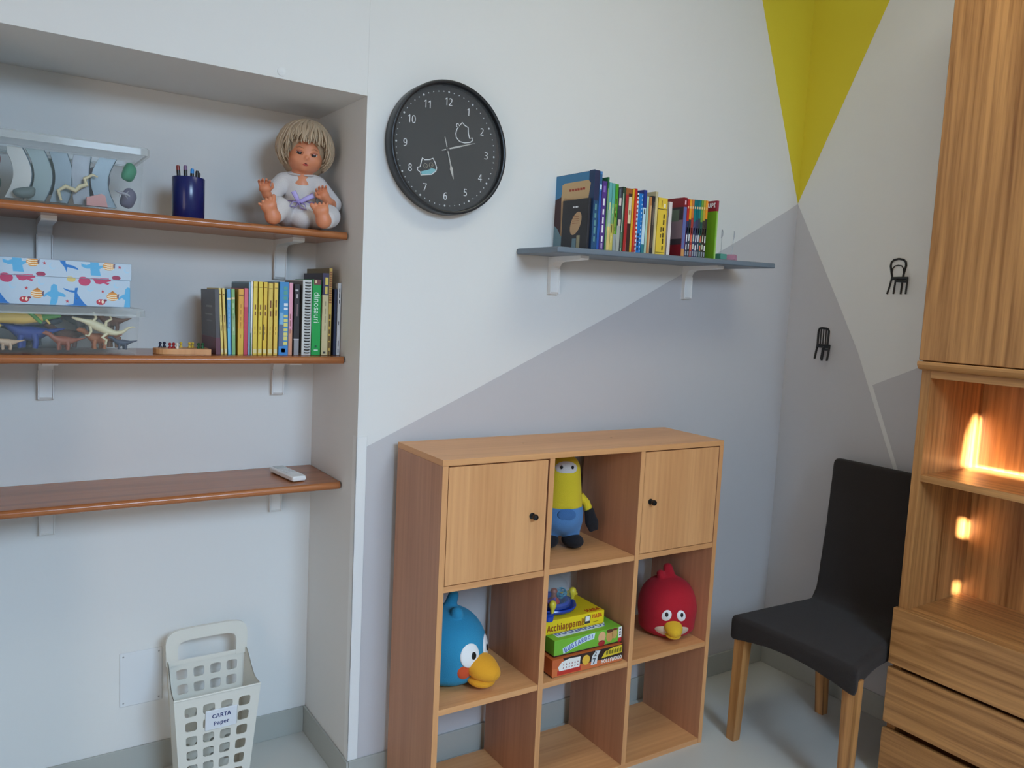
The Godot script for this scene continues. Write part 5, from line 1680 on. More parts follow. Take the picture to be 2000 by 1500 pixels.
# =====================================================================  plush toys in the bookcase
func build_plush():
	# red bird-like plush
	var c := cell(2, 1)
	var t := thing("plush_toy", "round red plush bird with a yellow beak, in a bookcase cube", "plush toy", bxf * Vector3(0.990, c.y + 0.0006, -0.130))
	t.rotation.y = deg_to_rad(-30)
	t.scale = Vector3.ONE * 0.93
	var f := Field.new(Vector3(-0.15, -0.01, -0.14), Vector3(0.15, 0.27, 0.15), 0.005)
	f.ell(Vector3(0, 0.096, 0), Vector3(0.112, 0.098, 0.102), Basis.IDENTITY, 0.0)
	f.ell(Vector3(0, 0.15, -0.01), Vector3(0.086, 0.064, 0.08), Basis.IDENTITY, 0.05)
	f.ell(Vector3(0, 0.03, 0), Vector3(0.10, 0.03, 0.09), Basis.IDENTITY, 0.04)
	f.cap(Vector3(-0.012, 0.190, -0.005), Vector3(-0.036, 0.228, 0.004), 0.020, 0.015, 0.012)
	f.cap(Vector3(0.010, 0.195, -0.012), Vector3(-0.004, 0.246, -0.014), 0.024, 0.018, 0.012)
	obj("body", f.into(MB.new()), fabric("red_plush", c8(176, 20, 38)), t)
	var bl := Field.new(Vector3(-0.12, -0.01, -0.06), Vector3(0.12, 0.075, 0.14), 0.005)
	bl.ell(Vector3(0, 0.043, 0.022), Vector3(0.086, 0.042, 0.084), Basis.IDENTITY, 0.0)
	obj("belly", bl.into(MB.new()), fabric("cream_plush", c8(206, 182, 160)), t)
	plush_face(t, 0.105, 0.090, 0.030, 0.025, 0.0, c8(226, 178, 40), 0.056, 0.034)
	# blue bird-like plush
	c = cell(0, 1)
	var b := thing("plush_toy", "round sky blue plush bird with a long orange beak, in a bookcase cube", "plush toy", bxf * Vector3(0.135, c.y + 0.0006, -0.165))
	b.rotation.y = deg_to_rad(27)
	f = Field.new(Vector3(-0.14, -0.01, -0.15), Vector3(0.14, 0.27, 0.15), 0.005)
	f.ell(Vector3(0, 0.100, 0), Vector3(0.108, 0.104, 0.112), Basis.IDENTITY, 0.0)
	f.ell(Vector3(0, 0.035, -0.01), Vector3(0.095, 0.034, 0.095), Basis.IDENTITY, 0.04)
	f.ell(Vector3(0, 0.14, -0.02), Vector3(0.09, 0.07, 0.09), Basis.IDENTITY, 0.05)
	f.cap(Vector3(0.0, 0.195, 0.01), Vector3(-0.022, 0.216, 0.034), 0.020, 0.019, 0.008)
	f.cap(Vector3(0.012, 0.195, -0.02), Vector3(0.030, 0.244, -0.014), 0.021, 0.016, 0.010)
	obj("body", f.into(MB.new()), fabric("blue_plush", c8(44, 140, 180)), b)
	for s in [-1, 1]:
		obj("cheek", MB.new().ball(Vector3(s * 0.046, 0.070, 0.083), Vector3(0.030, 0.034, 0.016), Basis(Vector3.UP, s * 0.5)), fabric("rust_plush", c8(206, 80, 40)), b)
	plush_face(b, 0.110, 0.097, 0.040, 0.033, 0.0, c8(226, 158, 34), 0.066, 0.050)
	# yellow and blue plush doll: a plain rag figure, its face turned up and away under the top board
	c = cell(1, 2)
	var y := thing("plush_toy", "yellow plush figure with blue trousers and black mittens, in the middle top cube", "plush toy", bxf * Vector3(0.538, c.y + 0.0006, -0.185))
	y.rotation.y = deg_to_rad(-25)
	f = Field.new(Vector3(-0.1, 0.05, -0.09), Vector3(0.1, 0.34, 0.09), 0.005)
	f.cap(Vector3(0, 0.145, 0), Vector3(0, 0.252, 0), 0.068, 0.056, 0.0)
	obj("body", f.into(MB.new()), fabric("yellow_plush", c8(224, 196, 40)), y)
	f = Field.new(Vector3(-0.1, 0.01, -0.1), Vector3(0.1, 0.2, 0.1), 0.005)
	f.ell(Vector3(0, 0.112, 0), Vector3(0.073, 0.072, 0.073), Basis.IDENTITY, 0.0)
	for s in [-1, 1]:
		f.cap(Vector3(s * 0.034, 0.075, 0), Vector3(s * 0.036, 0.046, 0), 0.034, 0.03, 0.02)
	obj("trousers", f.into(MB.new()), fabric("denim_plush", c8(84, 134, 188)), y)
	obj("pocket_patch", MB.new().ball(Vector3(0.004, 0.122, 0.0715), Vector3(0.030, 0.020, 0.0035), Basis(Vector3.RIGHT, 0.05)), fabric("denim_dark", c8(66, 112, 166)), y)
	for s in [-1, 1]:
		obj("arm", MB.new().tube([Vector3(s * 0.060, 0.168, 0), Vector3(s * 0.082, 0.145, 0.004), Vector3(s * 0.092, 0.118, 0.008)], [0.014, 0.013, 0.014], 12), fabric("yellow_plush", c8(224, 196, 40)), y)
		f = Field.new(Vector3(s * 0.098 - 0.04, 0.04, -0.03), Vector3(s * 0.098 + 0.04, 0.14, 0.05), 0.004)
		f.cap(Vector3(s * 0.093, 0.118, 0.008), Vector3(s * 0.102, 0.082, 0.01), 0.016, 0.021, 0.0)
		f.cap(Vector3(s * 0.108, 0.085, 0.012), Vector3(s * 0.116, 0.064, 0.016), 0.011, 0.008, 0.01)
		f.cap(Vector3(s * 0.098, 0.085, 0.012), Vector3(s * 0.1, 0.058, 0.016), 0.011, 0.008, 0.01)
		obj("mitten", f.into(MB.new()), fabric("black_plush", c8(20, 20, 26)), y)
		f = Field.new(Vector3(s * 0.04 - 0.05, -0.005, -0.05), Vector3(s * 0.04 + 0.05, 0.06, 0.08), 0.004)
		f.ell(Vector3(s * 0.040, 0.023, 0.016), Vector3(0.034, 0.023, 0.046), Basis(Vector3.UP, s * 0.25), 0.0)
		obj("foot", f.into(MB.new()), fabric("black_plush", c8(20, 20, 26)), y)
	for s in [-1, 1]:
		obj("eye", MB.new().ball(Vector3(s * 0.018, 0.272, 0.0545), Vector3(0.0045, 0.006, 0.003)), mats.black_plastic, y)
	obj("pale_face", MB.new().ball(Vector3(0, 0.262, 0.030), Vector3(0.040, 0.030, 0.0275)), fabric("pale_plush", c8(214, 206, 200)), y)

func plush_face(t: Node3D, ey: float, ez: float, ex: float, er: float, tilt: float, beak: Color, by: float, bs: float):
	# two round eyes on the front and a beak of two lips
	for s in [-1, 1]:
		var d := Vector3(s * ex * 1.05, ey, ez)
		var bas := Basis(Vector3.UP, s * 0.42) * Basis(Vector3.RIGHT, -0.15)
		var w := obj("eye", MB.new().ball(d, Vector3(er, er * 1.08, 0.009), bas), flat("eye_felt", c8(232, 232, 232), 0.7), t)
		obj("pupil", MB.new().ball(d + bas * Vector3(-s * er * 0.28, -er * 0.05, 0.0085), Vector3(er * 0.26, er * 0.34, 0.003), bas), mats.black_plastic, w)
	var f := Field.new(Vector3(-0.07, by - 0.06, ez - 0.02), Vector3(0.07, by + 0.06, ez + bs + 0.05), 0.0035)
	f.ell(Vector3(0, by, ez + bs * 0.35), Vector3(bs * 1.0, bs * 0.72, bs * 1.0), Basis(Vector3.RIGHT, 0.35), 0.0)
	f.ell(Vector3(0, by - bs * 0.25, ez + bs * 1.05), Vector3(bs * 0.52, bs * 0.4, bs * 0.5), Basis.IDENTITY, 0.02)
	var m := obj("upper_beak", f.into(MB.new()), fabric("beak_%s" % beak.to_html(false), beak), t)
	var g := Field.new(Vector3(-0.07, by - 0.08, ez - 0.02), Vector3(0.07, by + 0.03, ez + bs + 0.04), 0.0035)
	g.ell(Vector3(0, by - bs * 0.78, ez + bs * 0.35), Vector3(bs * 0.86, bs * 0.36, bs * 0.86), Basis(Vector3.RIGHT, 0.1), 0.0)
	obj("lower_beak", g.into(MB.new()), fabric("beak_%s" % beak.to_html(false), beak), t)
	m.set_meta("label", "upper lip of the beak")

# =====================================================================  board games
func build_games():
	var fl := cell(1, 1).y
	var mk := func(called: String, label: String, x0: float, x1: float, y0: float, y1: float, zf: float, zb: float, turn: float, col: Color, side: Color) -> Node3D:
		var t := thing(called, label, "board game", Vector3.ZERO, "games stacked in the middle cube")
		t.transform = bxf * Transform3D(Basis(Vector3.UP, turn), Vector3((x0 + x1) / 2, y0, zf))
		var w := (x1 - x0) / 2
		obj("box_base", MB.new().span(Vector3(-w + 0.002, 0, zb - zf + 0.002), Vector3(w - 0.002, y1 - y0 - 0.004, -0.002), 0.001), hexm(side, 0.5), t)
		obj("box_lid", MB.new().span(Vector3(-w, 0.004, zb - zf), Vector3(w, y1 - y0, 0), 0.0015), hexm(col, 0.35), t)
		return t
	var dec := func(t: Node3D, called: String, pts: Array, col: Color, z := 0.0005):
		var p := PackedVector2Array()
		for q in pts:
			p.append(Vector2(q[0], q[1]))
		obj(called, MB.new().prism(p, 0.0, z), hexm(col, 0.5), t)
	var W := c8(236, 234, 228)
	# lowest: orange and black box
	var a: Node3D = mk.call("board_game", "brown-orange game box with yellow lettering, lowest of the stack", 0.412, 0.690, fl + 0.0006, fl + 0.058, -0.014, -0.262, 0.0, c8(196, 96, 50), c8(70, 40, 30))
	dec.call(a, "dark_print", [[-0.09, 0.034], [0.139, 0.002], [0.139, 0.057], [-0.10, 0.057]], c8(48, 30, 26), 0.0003)
	dec.call(a, "orange_print", [[-0.139, 0.002], [0.139, 0.002], [0.139, 0.012], [0.04, 0.022], [-0.08, 0.022], [-0.139, 0.03]], c8(206, 110, 60), 0.0005)
	dec.call(a, "red_print", [[-0.12, 0.005], [-0.03, 0.005], [-0.03, 0.020], [-0.12, 0.020]], c8(190, 50, 40), 0.0006)
	dec.call(a, "card_print", [[-0.112, 0.018], [-0.035, 0.018], [-0.033, 0.05], [-0.075, 0.052], [-0.104, 0.046], [-0.118, 0.030]], W, 0.0008)
	for k in 12:
		dec.call(a, "card_dots", [[-0.100 + (k % 6) * 0.011, 0.024 + 0.010 * (k / 6)], [-0.095 + (k % 6) * 0.011, 0.024 + 0.010 * (k / 6)], [-0.097 + (k % 6) * 0.011, 0.030 + 0.010 * (k / 6)]], c8(150, 70, 60), 0.0010)
	var coin := []
	for k in 16:
		coin.append([-0.010 + 0.015 * cos(TAU * k / 16.0), 0.034 + 0.016 * sin(TAU * k / 16.0)])
	dec.call(a, "coin_print", coin, c8(226, 180, 60), 0.0009)
	dec.call(a, "card_print", [[0.010, 0.012], [0.034, 0.012], [0.036, 0.036], [0.046, 0.054], [0.026, 0.056], [0.014, 0.04]], c8(214, 218, 220), 0.0008)
	lettering("lettering", "2", 0.015, Transform3D(Basis.IDENTITY, Vector3(0.026, 0.046, 0.0011)), hexm(c8(110, 110, 110), 0.5), a, true)
	lettering("lettering", "7", 0.017, Transform3D(Basis.IDENTITY, Vector3(0.022, 0.024, 0.0011)), hexm(c8(70, 80, 90), 0.5), a, true)
	dec.call(a, "yellow_banner", [[0.052, 0.026], [0.136, 0.030], [0.136, 0.055], [0.100, 0.054], [0.066, 0.046]], c8(222, 196, 50), 0.0006)
	for k in 6:
		dec.call(a, "banner_print", [[0.070 + k * 0.011, 0.034], [0.078 + k * 0.011, 0.034], [0.078 + k * 0.011, 0.049], [0.070 + k * 0.011, 0.045]], c8(120, 110, 30), 0.0008)
	lettering("lettering", "HOLLYWOOD", 0.0125, Transform3D(Basis.IDENTITY, Vector3(0.094, 0.015, 0.0008)), hexm(W, 0.5), a, true, 0.78)
	# middle: green box
	var b: Node3D = mk.call("board_game", "green game box with a curved white and blue title, middle of the stack", 0.424, 0.692, fl + 0.0588, fl + 0.113, -0.026, -0.262, 0.0, c8(116, 182, 56), c8(56, 40, 40))
	var band := []
	for k in 9:
		var u := k / 8.0
		band.append([-0.098 + 0.118 * u, 0.006 + 0.026 * sin(u * 1.5)])
	for k in 9:
		var u := 1.0 - k / 8.0
		band.append([-0.102 + 0.126 * u, 0.024 + 0.028 * sin(u * 1.5)])
	dec.call(b, "title_band", band, c8(206, 224, 236), 0.0005)
	var word := "BUGIARDO!"
	for i in word.length():
		var u := (i + 0.5) / word.length()
		lettering("lettering", word[i], 0.0155 - 0.004 * u, Transform3D(Basis(Vector3.BACK, 0.42 * (1.0 - u)), Vector3(-0.097 + 0.116 * u, 0.0155 + 0.0265 * sin(u * 1.5), 0.0008)), hexm(c8(84, 104, 178), 0.5), b, true, 0.9)
	for q in [[0.052, 0.032, 0.015, 0.018, c8(226, 178, 130)], [0.052, 0.012, 0.014, 0.010, c8(170, 40, 44)], [0.084, 0.030, 0.014, 0.020, c8(206, 150, 90)], [0.104, 0.034, 0.011, 0.016, c8(196, 160, 90)], [0.084, 0.047, 0.014, 0.006, c8(90, 50, 34)], [0.105, 0.049, 0.011, 0.004, c8(120, 50, 40)]]:
		var e := []
		for k in 14:
			e.append([q[0] + q[2] * cos(TAU * k / 14.0), q[1] + q[3] * sin(TAU * k / 14.0)])
		dec.call(b, "picture_print", e, q[4], 0.0006 + (0.0001 if q[1] > 0.04 else 0.0))
	dec.call(b, "side_label", [[0.120, 0.018], [0.1335, 0.018], [0.1335, 0.053], [0.120, 0.053]], W, 0.0006)
	for k in 3:
		dec.call(b, "label_print", [[0.123, 0.024 + k * 0.009], [0.130, 0.024 + k * 0.009], [0.130, 0.029 + k * 0.009], [0.123, 0.029 + k * 0.009]], c8(90, 90, 110), 0.0008)
	dec.call(b, "red_seal", [[0.120, 0.003], [0.1335, 0.003], [0.1335, 0.017], [0.120, 0.015]], c8(196, 40, 50), 0.0006)
	# lettering on top of the green lid, half hidden by the yellow box
	var tt := Transform3D(Basis(Vector3.RIGHT, -PI / 2), Vector3(-0.01, 0.0548, -0.020))
	var tb := MB.new()
	tb.xf = tt
	tb.prism(PackedVector2Array([Vector2(-0.10, -0.004), Vector2(0.09, 0.004), Vector2(0.11, 0.03), Vector2(0.06, 0.12), Vector2(-0.10, 0.10)]), -0.0004, 0.0)
	obj("top_band", tb, hexm(c8(206, 224, 236), 0.5), b)
	lettering("lettering", "BUGIARDO!", 0.03, tt * Transform3D(Basis.IDENTITY, Vector3(0, 0.022, 0.0004)), hexm(c8(84, 104, 178), 0.5), b, true, 0.85)
	# top: yellow box
	var y: Node3D = mk.call("board_game", "bright yellow game box with red lettering, under the blue plastic game", 0.400, 0.648, fl + 0.1144, fl + 0.160, -0.066, -0.262, 0.0, c8(236, 208, 30), c8(226, 190, 30))
	lettering("lettering", "Acchiappami!", 0.0205, Transform3D(Basis.IDENTITY, Vector3(-0.030, 0.020, 0.0005)), hexm(c8(150, 70, 20), 0.5), y, true, 0.78)
	lettering("lettering", "HABA", 0.0125, Transform3D(Basis.IDENTITY, Vector3(0.094, 0.032, 0.0005)), hexm(c8(196, 40, 30), 0.5), y, true, 0.85)
	dec.call(y, "mouse_picture", [[0.044, 0.012], [0.066, 0.012], [0.068, 0.036], [0.058, 0.039], [0.044, 0.036]], c8(70, 66, 60), 0.0004)
	dec.call(y, "mouse_picture", [[0.047, 0.020], [0.064, 0.020], [0.064, 0.036], [0.047, 0.036]], W, 0.0006)
	dec.call(y, "small_print", [[0.078, 0.012], [0.100, 0.013], [0.100, 0.015], [0.078, 0.014]], c8(160, 120, 20), 0.0004)
	lettering("lettering", "HABA", 0.018, Transform3D(Basis(Vector3.RIGHT, -PI / 2), Vector3(0.088, 0.0462, -0.018)), hexm(c8(196, 40, 30), 0.5), y, true, 0.85)
	# blue plastic action game with clear dome, yellow levers and coloured bits
	var g := thing("action_game", "blue plastic action game with yellow levers and a clear dome, on the yellow box", "game", Vector3.ZERO, "games stacked in the middle cube")
	g.transform = bxf * Transform3D(Basis(Vector3.UP, deg_to_rad(14)), Vector3(0.497, fl + 0.1608, -0.165))
	var blue: Material = flat("toy_blue", c8(22, 66, 176), 0.25)
	obj("base_tray", MB.new().lathe([Vector2(0, 0), Vector2(0.072, 0), Vector2(0.084, 0.006), Vector2(0.088, 0.014), Vector2(0.086, 0.018), Vector2(0.078, 0.016), Vector2(0.07, 0.010), Vector2(0, 0.010)], 48), blue, g)
	var ring := MB.new()
	ring.lathe([Vector2(0.060, 0.010), Vector2(0.066, 0.024), Vector2(0.060, 0.030), Vector2(0.052, 0.028), Vector2(0.05, 0.010)], 40)
	obj("raised_ring", ring, blue, g)
	for q in [[-0.062, 0.066, 0.5], [0.080, 0.030, -0.4]]:
		var f := Field.new(Vector3(-0.03, -0.002, -0.022), Vector3(0.03, 0.05, 0.022), 0.0028)
		f.cap(Vector3(0, 0.006, 0), Vector3(0, 0.02, 0), 0.006, 0.008, 0.0)
		f.ell(Vector3(0, 0.03, 0), Vector3(0.013, 0.014, 0.012), Basis.IDENTITY, 0.006)
		f.cap(Vector3(0.010, 0.022, 0), Vector3(0.016, 0.020, 0), 0.005, 0.004, 0.004)
		var m := MB.new()
		m.xf = Transform3D(Basis(Vector3.UP, q[2]), Vector3(q[0], 0.012, q[1]))
		obj("yellow_lever", f.into(m), flat("toy_yellow", c8(226, 206, 60), 0.35), g)
	var pf := Field.new(Vector3(-0.04, 0.0, -0.03), Vector3(0.04, 0.05, 0.03), 0.003)
	pf.ell(Vector3(0, 0.016, 0), Vector3(0.020, 0.012, 0.014), Basis.IDENTITY, 0.0)
	pf.cap(Vector3(-0.014, 0.016, 0), Vector3(-0.02, 0.028, 0), 0.007, 0.004, 0.006)
	pf.cap(Vector3(0.012, 0.018, 0), Vector3(0.018, 0.028, 0), 0.006, 0.004, 0.006)
	var pm := MB.new()
	pm.xf = Transform3D(Basis.IDENTITY, Vector3(-0.028, 0.012, 0.030))
	obj("purple_piece", pf.into(pm), flat("toy_purple", c8(96, 60, 150), 0.35), g)
	var rm := MB.new()
	rm.xf = Transform3D(Basis.IDENTITY, Vector3(0.006, 0.010, 0.012))
	rm.lathe([Vector2(0.020, 0), Vector2(0.021, 0.010), Vector2(0.016, 0.020), Vector2(0.012, 0.022), Vector2(0, 0.022)], 24)
	obj("red_dome", rm, flat("toy_red", c8(190, 36, 40), 0.3), g)
	var om := MB.new()
	om.xf = Transform3D(Basis.IDENTITY, Vector3(0.006, 0.032, 0.012))
	om.lathe([Vector2(0.011, 0), Vector2(0.008, 0.012), Vector2(0.012, 0.022), Vector2(0.009, 0.030), Vector2(0, 0.034)], 20)
	obj("brown_post", om, flat("toy_brown", c8(150, 70, 40), 0.4), g)
	var wm := MB.new()
	for k in 7:
		var p := []
		for i in 13:
			var an := TAU * i / 12.0
			p.append(Vector3(0.046, 0.038, 0.010) + Basis(Vector3.UP, k * 0.9) * Basis(Vector3.RIGHT, k * 0.5) * Vector3(cos(an) * 0.018, sin(an) * 0.018, 0))
		wm.tube(p, [0.0013], 6)
	obj("teal_coil", wm, flat("toy_teal", c8(50, 150, 180), 0.3), g)
	var dm := MB.new()
	dm.lathe([Vector2(0.070, 0.016), Vector2(0.068, 0.05), Vector2(0.055, 0.085), Vector2(0.03, 0.104), Vector2(0, 0.11)], 40)
	obj("clear_dome", dm, mats.clear_plastic, g)
	var tub := MB.new()
	tub.xf = Transform3D(Basis.IDENTITY, Vector3(-0.088, 0.0, 0.072))
	tub.lathe([Vector2(0, 0), Vector2(0.016, 0), Vector2(0.018, 0.016), Vector2(0.015, 0.018), Vector2(0, 0.018)], 24)
	obj("blue_tub", tub, blue, g)

# =====================================================================  doll
func build_doll():
	var o := Vector3(-2.038, 1.6941, -0.215)
	var t := thing("doll", "blonde baby doll in a white romper with a lilac bow, seated on the topmost shelf", "doll", o)
	t.rotation.y = deg_to_rad(-12)
	var skin: Material = flat("doll_skin", c8(216, 138, 100), 0.42)
	skin.subsurf_scatter_enabled = true
	skin.subsurf_scatter_strength = 0.1
	# ---- body: one continuous surface with head, arms with fingers, legs and feet with toes
	var f := Field.new(Vector3(-0.16, -0.004, -0.07), Vector3(0.13, 0.295, 0.165), 0.0023)
	var hc := Vector3(0.010, 0.225, 0.012)                     # head
	var hb := Basis(Vector3.BACK, -0.10) * Basis(Vector3.RIGHT, 0.08)
	f.ell(hc, Vector3(0.052, 0.055, 0.052), hb, 0.0)
	f.ell(hc + hb * Vector3(0, -0.024, 0.012), Vector3(0.043, 0.032, 0.042), hb, 0.02)      # cheeks and chin
	f.ell(hc + hb * Vector3(-0.022, -0.020, 0.036), Vector3(0.016, 0.014, 0.012), hb, 0.012)
	f.ell(hc + hb * Vector3(0.022, -0.020, 0.036), Vector3(0.016, 0.014, 0.012), hb, 0.012)
	f.ell(hc + hb * Vector3(0, -0.017, 0.054), Vector3(0.0055, 0.0055, 0.007), hb, 0.006)     # nose
	f.ell(hc + hb * Vector3(0, -0.033, 0.048), Vector3(0.010, 0.005, 0.006), hb, 0.006)      # lips
	f.ell(hc + hb * Vector3(0, -0.045, 0.036), Vector3(0.012, 0.008, 0.010), hb, 0.010)      # chin
	for s in [-1, 1]:
		f.ell(hc + hb * Vector3(s * 0.052, -0.008, 0.0), Vector3(0.006, 0.012, 0.009), hb, 0.006)      # ears
		f.ell(hc + hb * Vector3(s * 0.0205, -0.004, 0.0535), Vector3(0.0105, 0.0068, 0.007), hb, 0.0, true)   # eye sockets
	f.ell(hc + hb * Vector3(0, -0.0335, 0.0555), Vector3(0.004, 0.0018, 0.004), hb, 0.0, true)      # mouth opening
	f.cap(Vector3(0, 0.185, 0.0), Vector3(0, 0.150, 0.0), 0.022, 0.026, 0.015)                 # neck
	f.cap(Vector3(0, 0.130, 0.0), Vector3(0, 0.045, 0.0), 0.042, 0.046, 0.02)                  # trunk
	var arms := [[Vector3(-0.050, 0.140, 0.0), Vector3(-0.090, 0.090, 0.030), Vector3(-0.100, 0.092, 0.052), Vector3(-0.106, 0.106, 0.060), -1.0],
		[Vector3(0.050, 0.140, 0.0), Vector3(0.096, 0.078, 0.026), Vector3(0.074, 0.086, 0.062), Vector3(0.058, 0.102, 0.072), 1.0]]
	for a in arms:
		f.cap(a[0], a[1], 0.020, 0.017, 0.010)
		f.cap(a[1], a[2], 0.0175, 0.0125, 0.006)
		var palm: Vector3 = a[3]
		var dir := (Vector3(-0.1, 1.0, 0.05) if a[4] < 0.0 else Vector3(-0.45, 0.95, 0.1)).normalized()
		f.cap(a[2], palm, 0.0125, 0.0135, 0.005)
		var fwd := Vector3(0, 0, 1)
		var across := dir.cross(fwd).normalized()
		f.cap(palm - across * 0.007, palm + across * 0.007, 0.0095, 0.0095, 0.004)
		for k in 4:                                              # four fingers of their own lengths, curled forward
			var u := (k - 1.5) * 0.0079
			var base: Vector3 = palm + across * u + dir * 0.009
			var ln: float = [0.013, 0.0155, 0.0150, 0.011][k]
			var kn: Vector3 = base + (dir * 0.85 + fwd * 0.45 + across * u * 20.0).normalized() * ln
			var tip: Vector3 = kn + (dir * 0.25 + fwd * 1.0).normalized() * ln * 0.7
			f.cap(base, kn, 0.0043, 0.0039, 0.0010)
			f.cap(kn, tip, 0.0039, 0.0034, 0.0008)
		var tb: Vector3 = palm - across * a[4] * 0.012 - dir * 0.004 + fwd * 0.003        # thumb from the side of the palm
		var tk: Vector3 = tb - across * a[4] * 0.009 + dir * 0.008 + fwd * 0.006
		f.cap(tb, tk, 0.0050, 0.0043, 0.002)
		f.cap(tk, tk + dir * 0.009 + fwd * 0.004, 0.0043, 0.0036, 0.001)
	var legs := [[Vector3(-0.034, 0.038, 0.01), Vector3(-0.070, 0.052, 0.078), Vector3(-0.086, 0.0225, 0.114), Vector3(-0.100, 0.054, 0.124), -0.55],
		[Vector3(0.034, 0.036, 0.01), Vector3(0.074, 0.042, 0.072), Vector3(0.054, 0.0225, 0.118), Vector3(0.044, 0.054, 0.126), -0.25]]
	for l in legs:
		f.cap(l[0], l[1], 0.032, 0.026, 0.012)
		f.cap(l[1], l[2], 0.024, 0.018, 0.010)
		# the foot stands up on its heel, the sole to the front
		var fd: Vector3 = (l[3] - l[2]).normalized()
		var ac := fd.cross(Vector3(0, 0, 1)).normalized()
		f.ell(l[2] + fd * 0.002, Vector3(0.021, 0.021, 0.020), Basis.IDENTITY, 0.008)
		f.cap(l[2] + fd * 0.004, l[3] - fd * 0.006, 0.0175, 0.0170, 0.010)
		f.cap(l[3] - ac * 0.008, l[3] + ac * 0.008, 0.0145, 0.0145, 0.010)
		for k in 5:
			var u := (k - 2.0) * 0.0092
			var j: int = k if l[4] < -0.4 else 4 - k
			var tl: float = [0.0065, 0.0085, 0.0095, 0.0100, 0.0100][j]
			var b: Vector3 = l[3] + ac * u + fd * (0.0095 - 0.03 * absf(u) - 0.0008 * (4 - j)) + Vector3(0, 0, 0.002)
			var tr: float = [0.0040, 0.0044, 0.0047, 0.0050, 0.0064][j]
			f.cap(b, b + fd * tl + ac * u * 0.22, tr, tr * 0.92, 0.0016)
	obj("body", f.into(MB.new()), skin, t)
	# ---- face
	for s in [-1, 1]:
		var e := hc + hb * Vector3(s * 0.0205, -0.004, 0.0440)
		var ev := obj("eye", MB.new().ball(e, Vector3(0.0105, 0.0078, 0.006), hb), flat("eye_white", c8(206, 206, 206), 0.2), t)
		obj("iris", MB.new().ball(e + hb * Vector3(-0.001, -0.0005, 0.0044), Vector3(0.0074, 0.0070, 0.0026), hb), flat("iris_dark", c8(44, 32, 30), 0.12), ev)
		obj("eyelid", MB.new().ball(e + hb * Vector3(0, 0.0042, 0.0018), Vector3(0.0112, 0.0042, 0.0062), hb), flat("lid_skin", c8(176, 104, 80), 0.45), ev)
		obj("eyebrow", MB.new().tube([hc + hb * Vector3(s * 0.011, 0.0095, 0.0512), hc + hb * Vector3(s * 0.021, 0.0125, 0.0485), hc + hb * Vector3(s * 0.031, 0.0095, 0.0435)], [0.0008, 0.0012, 0.0006], 8), flat("brow", c8(170, 116, 84), 0.7), t)
	obj("lips", MB.new().ball(hc + hb * Vector3(0, -0.0340, 0.0520), Vector3(0.0092, 0.0052, 0.0034), hb), flat("lip_red", c8(196, 78, 66), 0.35), t)
	obj("mouth_opening", MB.new().ball(hc + hb * Vector3(0, -0.0330, 0.0552), Vector3(0.0036, 0.0016, 0.0012), hb), flat("mouth_dark", c8(90, 30, 30), 0.5), t)
	# ---- hair: a cap and many tapering locks, fringe in front
	var hm := MB.new()
	var cap := Field.new(Vector3(-0.1, 0.14, -0.1), Vector3(0.1, 0.32, 0.1), 0.004)
	cap.ell(hc + hb * Vector3(0, 0.016, -0.012), Vector3(0.0645, 0.072, 0.062), hb, 0.0)
	cap.ell(hc + hb * Vector3(0, -0.022, -0.024), Vector3(0.062, 0.052, 0.046), hb, 0.02)
	cap.ell(hc + hb * Vector3(0, -0.016, 0.066), Vector3(0.0485, 0.055, 0.056), hb, 0.0, true)
	obj("hair_cap", cap.into(MB.new()), flat("hair_under", c8(164, 138, 110), 0.6), t)
	var r2 := RandomNumberGenerator.new()
	r2.seed = 5
	for k in 640:
		var an := r2.randf_range(0.0, TAU)
		var front := smoothstep(0.35, 0.85, cos(an))
		var ln := lerpf(2.25, 1.30, front) + r2.randf_range(-0.20, 0.12)
		var path := []
		var rad := []
		var st := r2.randf_range(0.0, 0.9) * (1.0 - 0.5 * front)
		var lift := r2.randf_range(-0.009, 0.006)
		var drift := r2.randf_range(-0.22, 0.22)
		var big := r2.randf_range(0.8, 1.25)
		for i in 9:
			var u := i / 8.0
			var ph := lerpf(st, ln, u)
			var aa := an + drift * u + 0.07 * sin(u * 6.0 + k)
			var r := 0.0705 + lift + 0.0035 * sin(u * PI) + 0.003 * u
			path.append(hc + hb * (Vector3(0, 0.010, -0.010) + Vector3(sin(ph) * sin(aa) * r * 1.05, cos(ph) * r * (1.16 if ph < 1.57 else 1.0), sin(ph) * cos(aa) * r)))
			rad.append(0.0052 * big * (1.0 - 0.75 * u * u))
		hm.tube(path, rad, 6, Vector2(1.0, 0.5))
	var hairm := flat("hair_blonde", c8(190, 164, 134), 0.4)
	var hn := obj("hair", hm, hairm, t)
	hn.set_meta("kind", "stuff")
	# ---- romper: trunk, sleeves and trouser legs over the body
	var c := Field.new(Vector3(-0.14, -0.004, -0.10), Vector3(0.14, 0.2, 0.15), 0.0035)
	c.cap(Vector3(0, 0.133, 0.0), Vector3(0, 0.052, 0.004), 0.041, 0.052, 0.0)
	c.cap(Vector3(-0.036, 0.143, 0.0), Vector3(0.036, 0.143, 0.0), 0.025, 0.025, 0.02)
	c.cap(Vector3(0, 0.044, 0.01), Vector3(0, 0.036, 0.050), 0.042, 0.035, 0.03)
	for a in arms:
		c.cap(a[0], a[0].lerp(a[1], 0.92), 0.0255, 0.0265, 0.005)
	for l in legs:
		c.cap(l[0], l[1], 0.036, 0.033, 0.010)
		c.cap(l[1], l[1].lerp(l[2], 0.5), 0.032, 0.029, 0.008)
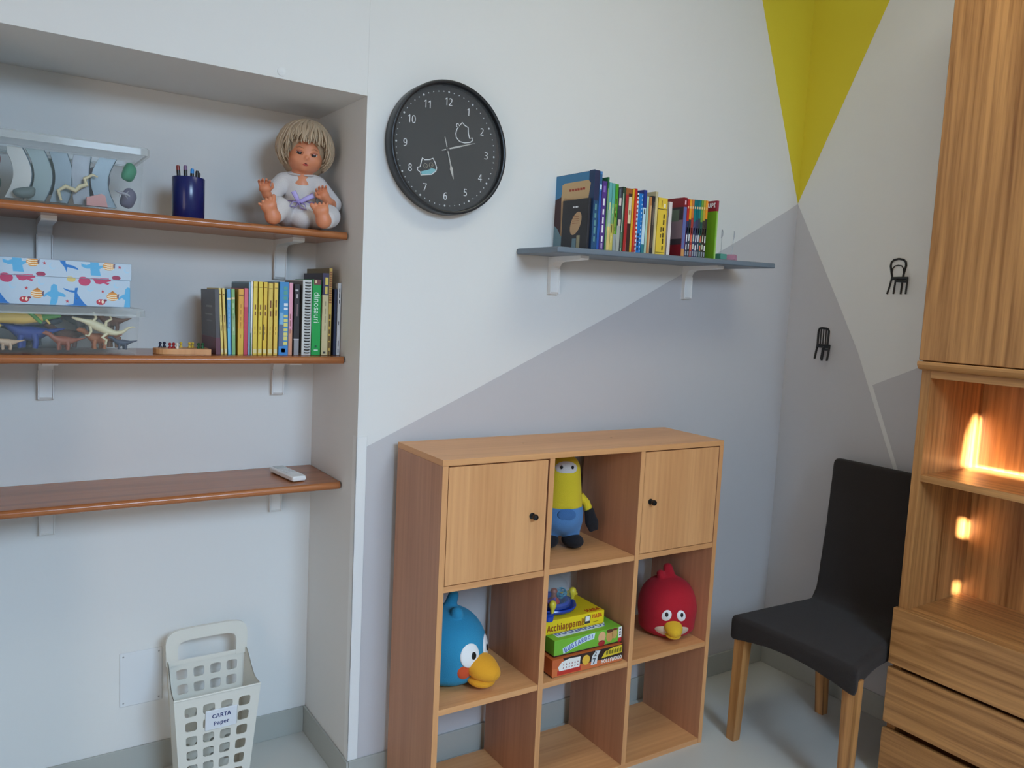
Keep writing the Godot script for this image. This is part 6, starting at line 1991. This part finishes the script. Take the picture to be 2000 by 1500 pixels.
	c.custom(func(p: Vector3) -> float: return p.y - 0.0012, Vector3(-0.14, -0.004, -0.10), Vector3(0.14, 0.03, 0.15), 0.0, true)
	obj("romper", c.into(MB.new()), fabric("white_cotton", c8(214, 208, 206)), t)
	var col := MB.new()
	for s in [-1, 1]:
		var p := []
		for k in 9:
			var an: float = s * lerpf(0.15, 2.4, k / 8.0)
			p.append(Vector3(sin(an) * 0.034, 0.164 - 0.006 * cos(an), 0.003 + cos(an) * 0.034))
		col.tube(p, [0.004, 0.0075, 0.0085, 0.0085, 0.0085, 0.008, 0.008, 0.007, 0.005], 10, Vector2(1.0, 0.45))
	obj("collar", col, fabric("white_cotton", c8(214, 208, 206)), t)
	# ---- lilac ribbon with a bow
	var lil: Material = flat("lilac_satin", c8(166, 150, 206), 0.35)
	var rb := MB.new()
	var rp := []
	for k in 32:
		var an := TAU * k / 32.0
		rp.append(Vector3(sin(an) * 0.0535, 0.074, 0.003 + cos(an) * 0.0535))
	rb.tube(rp, [0.008], 8, Vector2(0.18, 1.0), Vector3.ZERO, true)
	obj("ribbon", rb, flat("lilac_band", c8(130, 112, 160), 0.45), t)
	var bw := Vector3(-0.012, 0.075, 0.072)
	var bm := MB.new()
	bm.ball(bw, Vector3(0.007, 0.007, 0.006))
	for q in [[Vector3(-0.016, 0.030, 0.002), 0.0], [Vector3(0.042, 0.024, 0.0), 0.0], [Vector3(-0.028, -0.016, 0.016), 1.0], [Vector3(0.020, -0.022, 0.018), 1.0]]:
		var d: Vector3 = q[0]
		if q[1] > 0.5:
			var side := d.cross(Vector3(0, 0, 1)).normalized()
			bm.tube([bw, bw + d * 0.5 + side * 0.008 + Vector3(0, 0, 0.004), bw + d, bw + d * 0.5 - side * 0.008 + Vector3(0, 0, 0.004), bw], [0.005, 0.0065, 0.0065, 0.0065, 0.005], 8, Vector2(0.25, 1.0), Vector3(0, 0, 1))
		else:
			bm.tube([bw, bw + d * 0.5 + Vector3(0, 0, 0.003), bw + d], [0.005, 0.007, 0.0075], 8, Vector2(1.0, 0.2), Vector3(0, 0, 1))
	obj("bow", bm, lil, t)
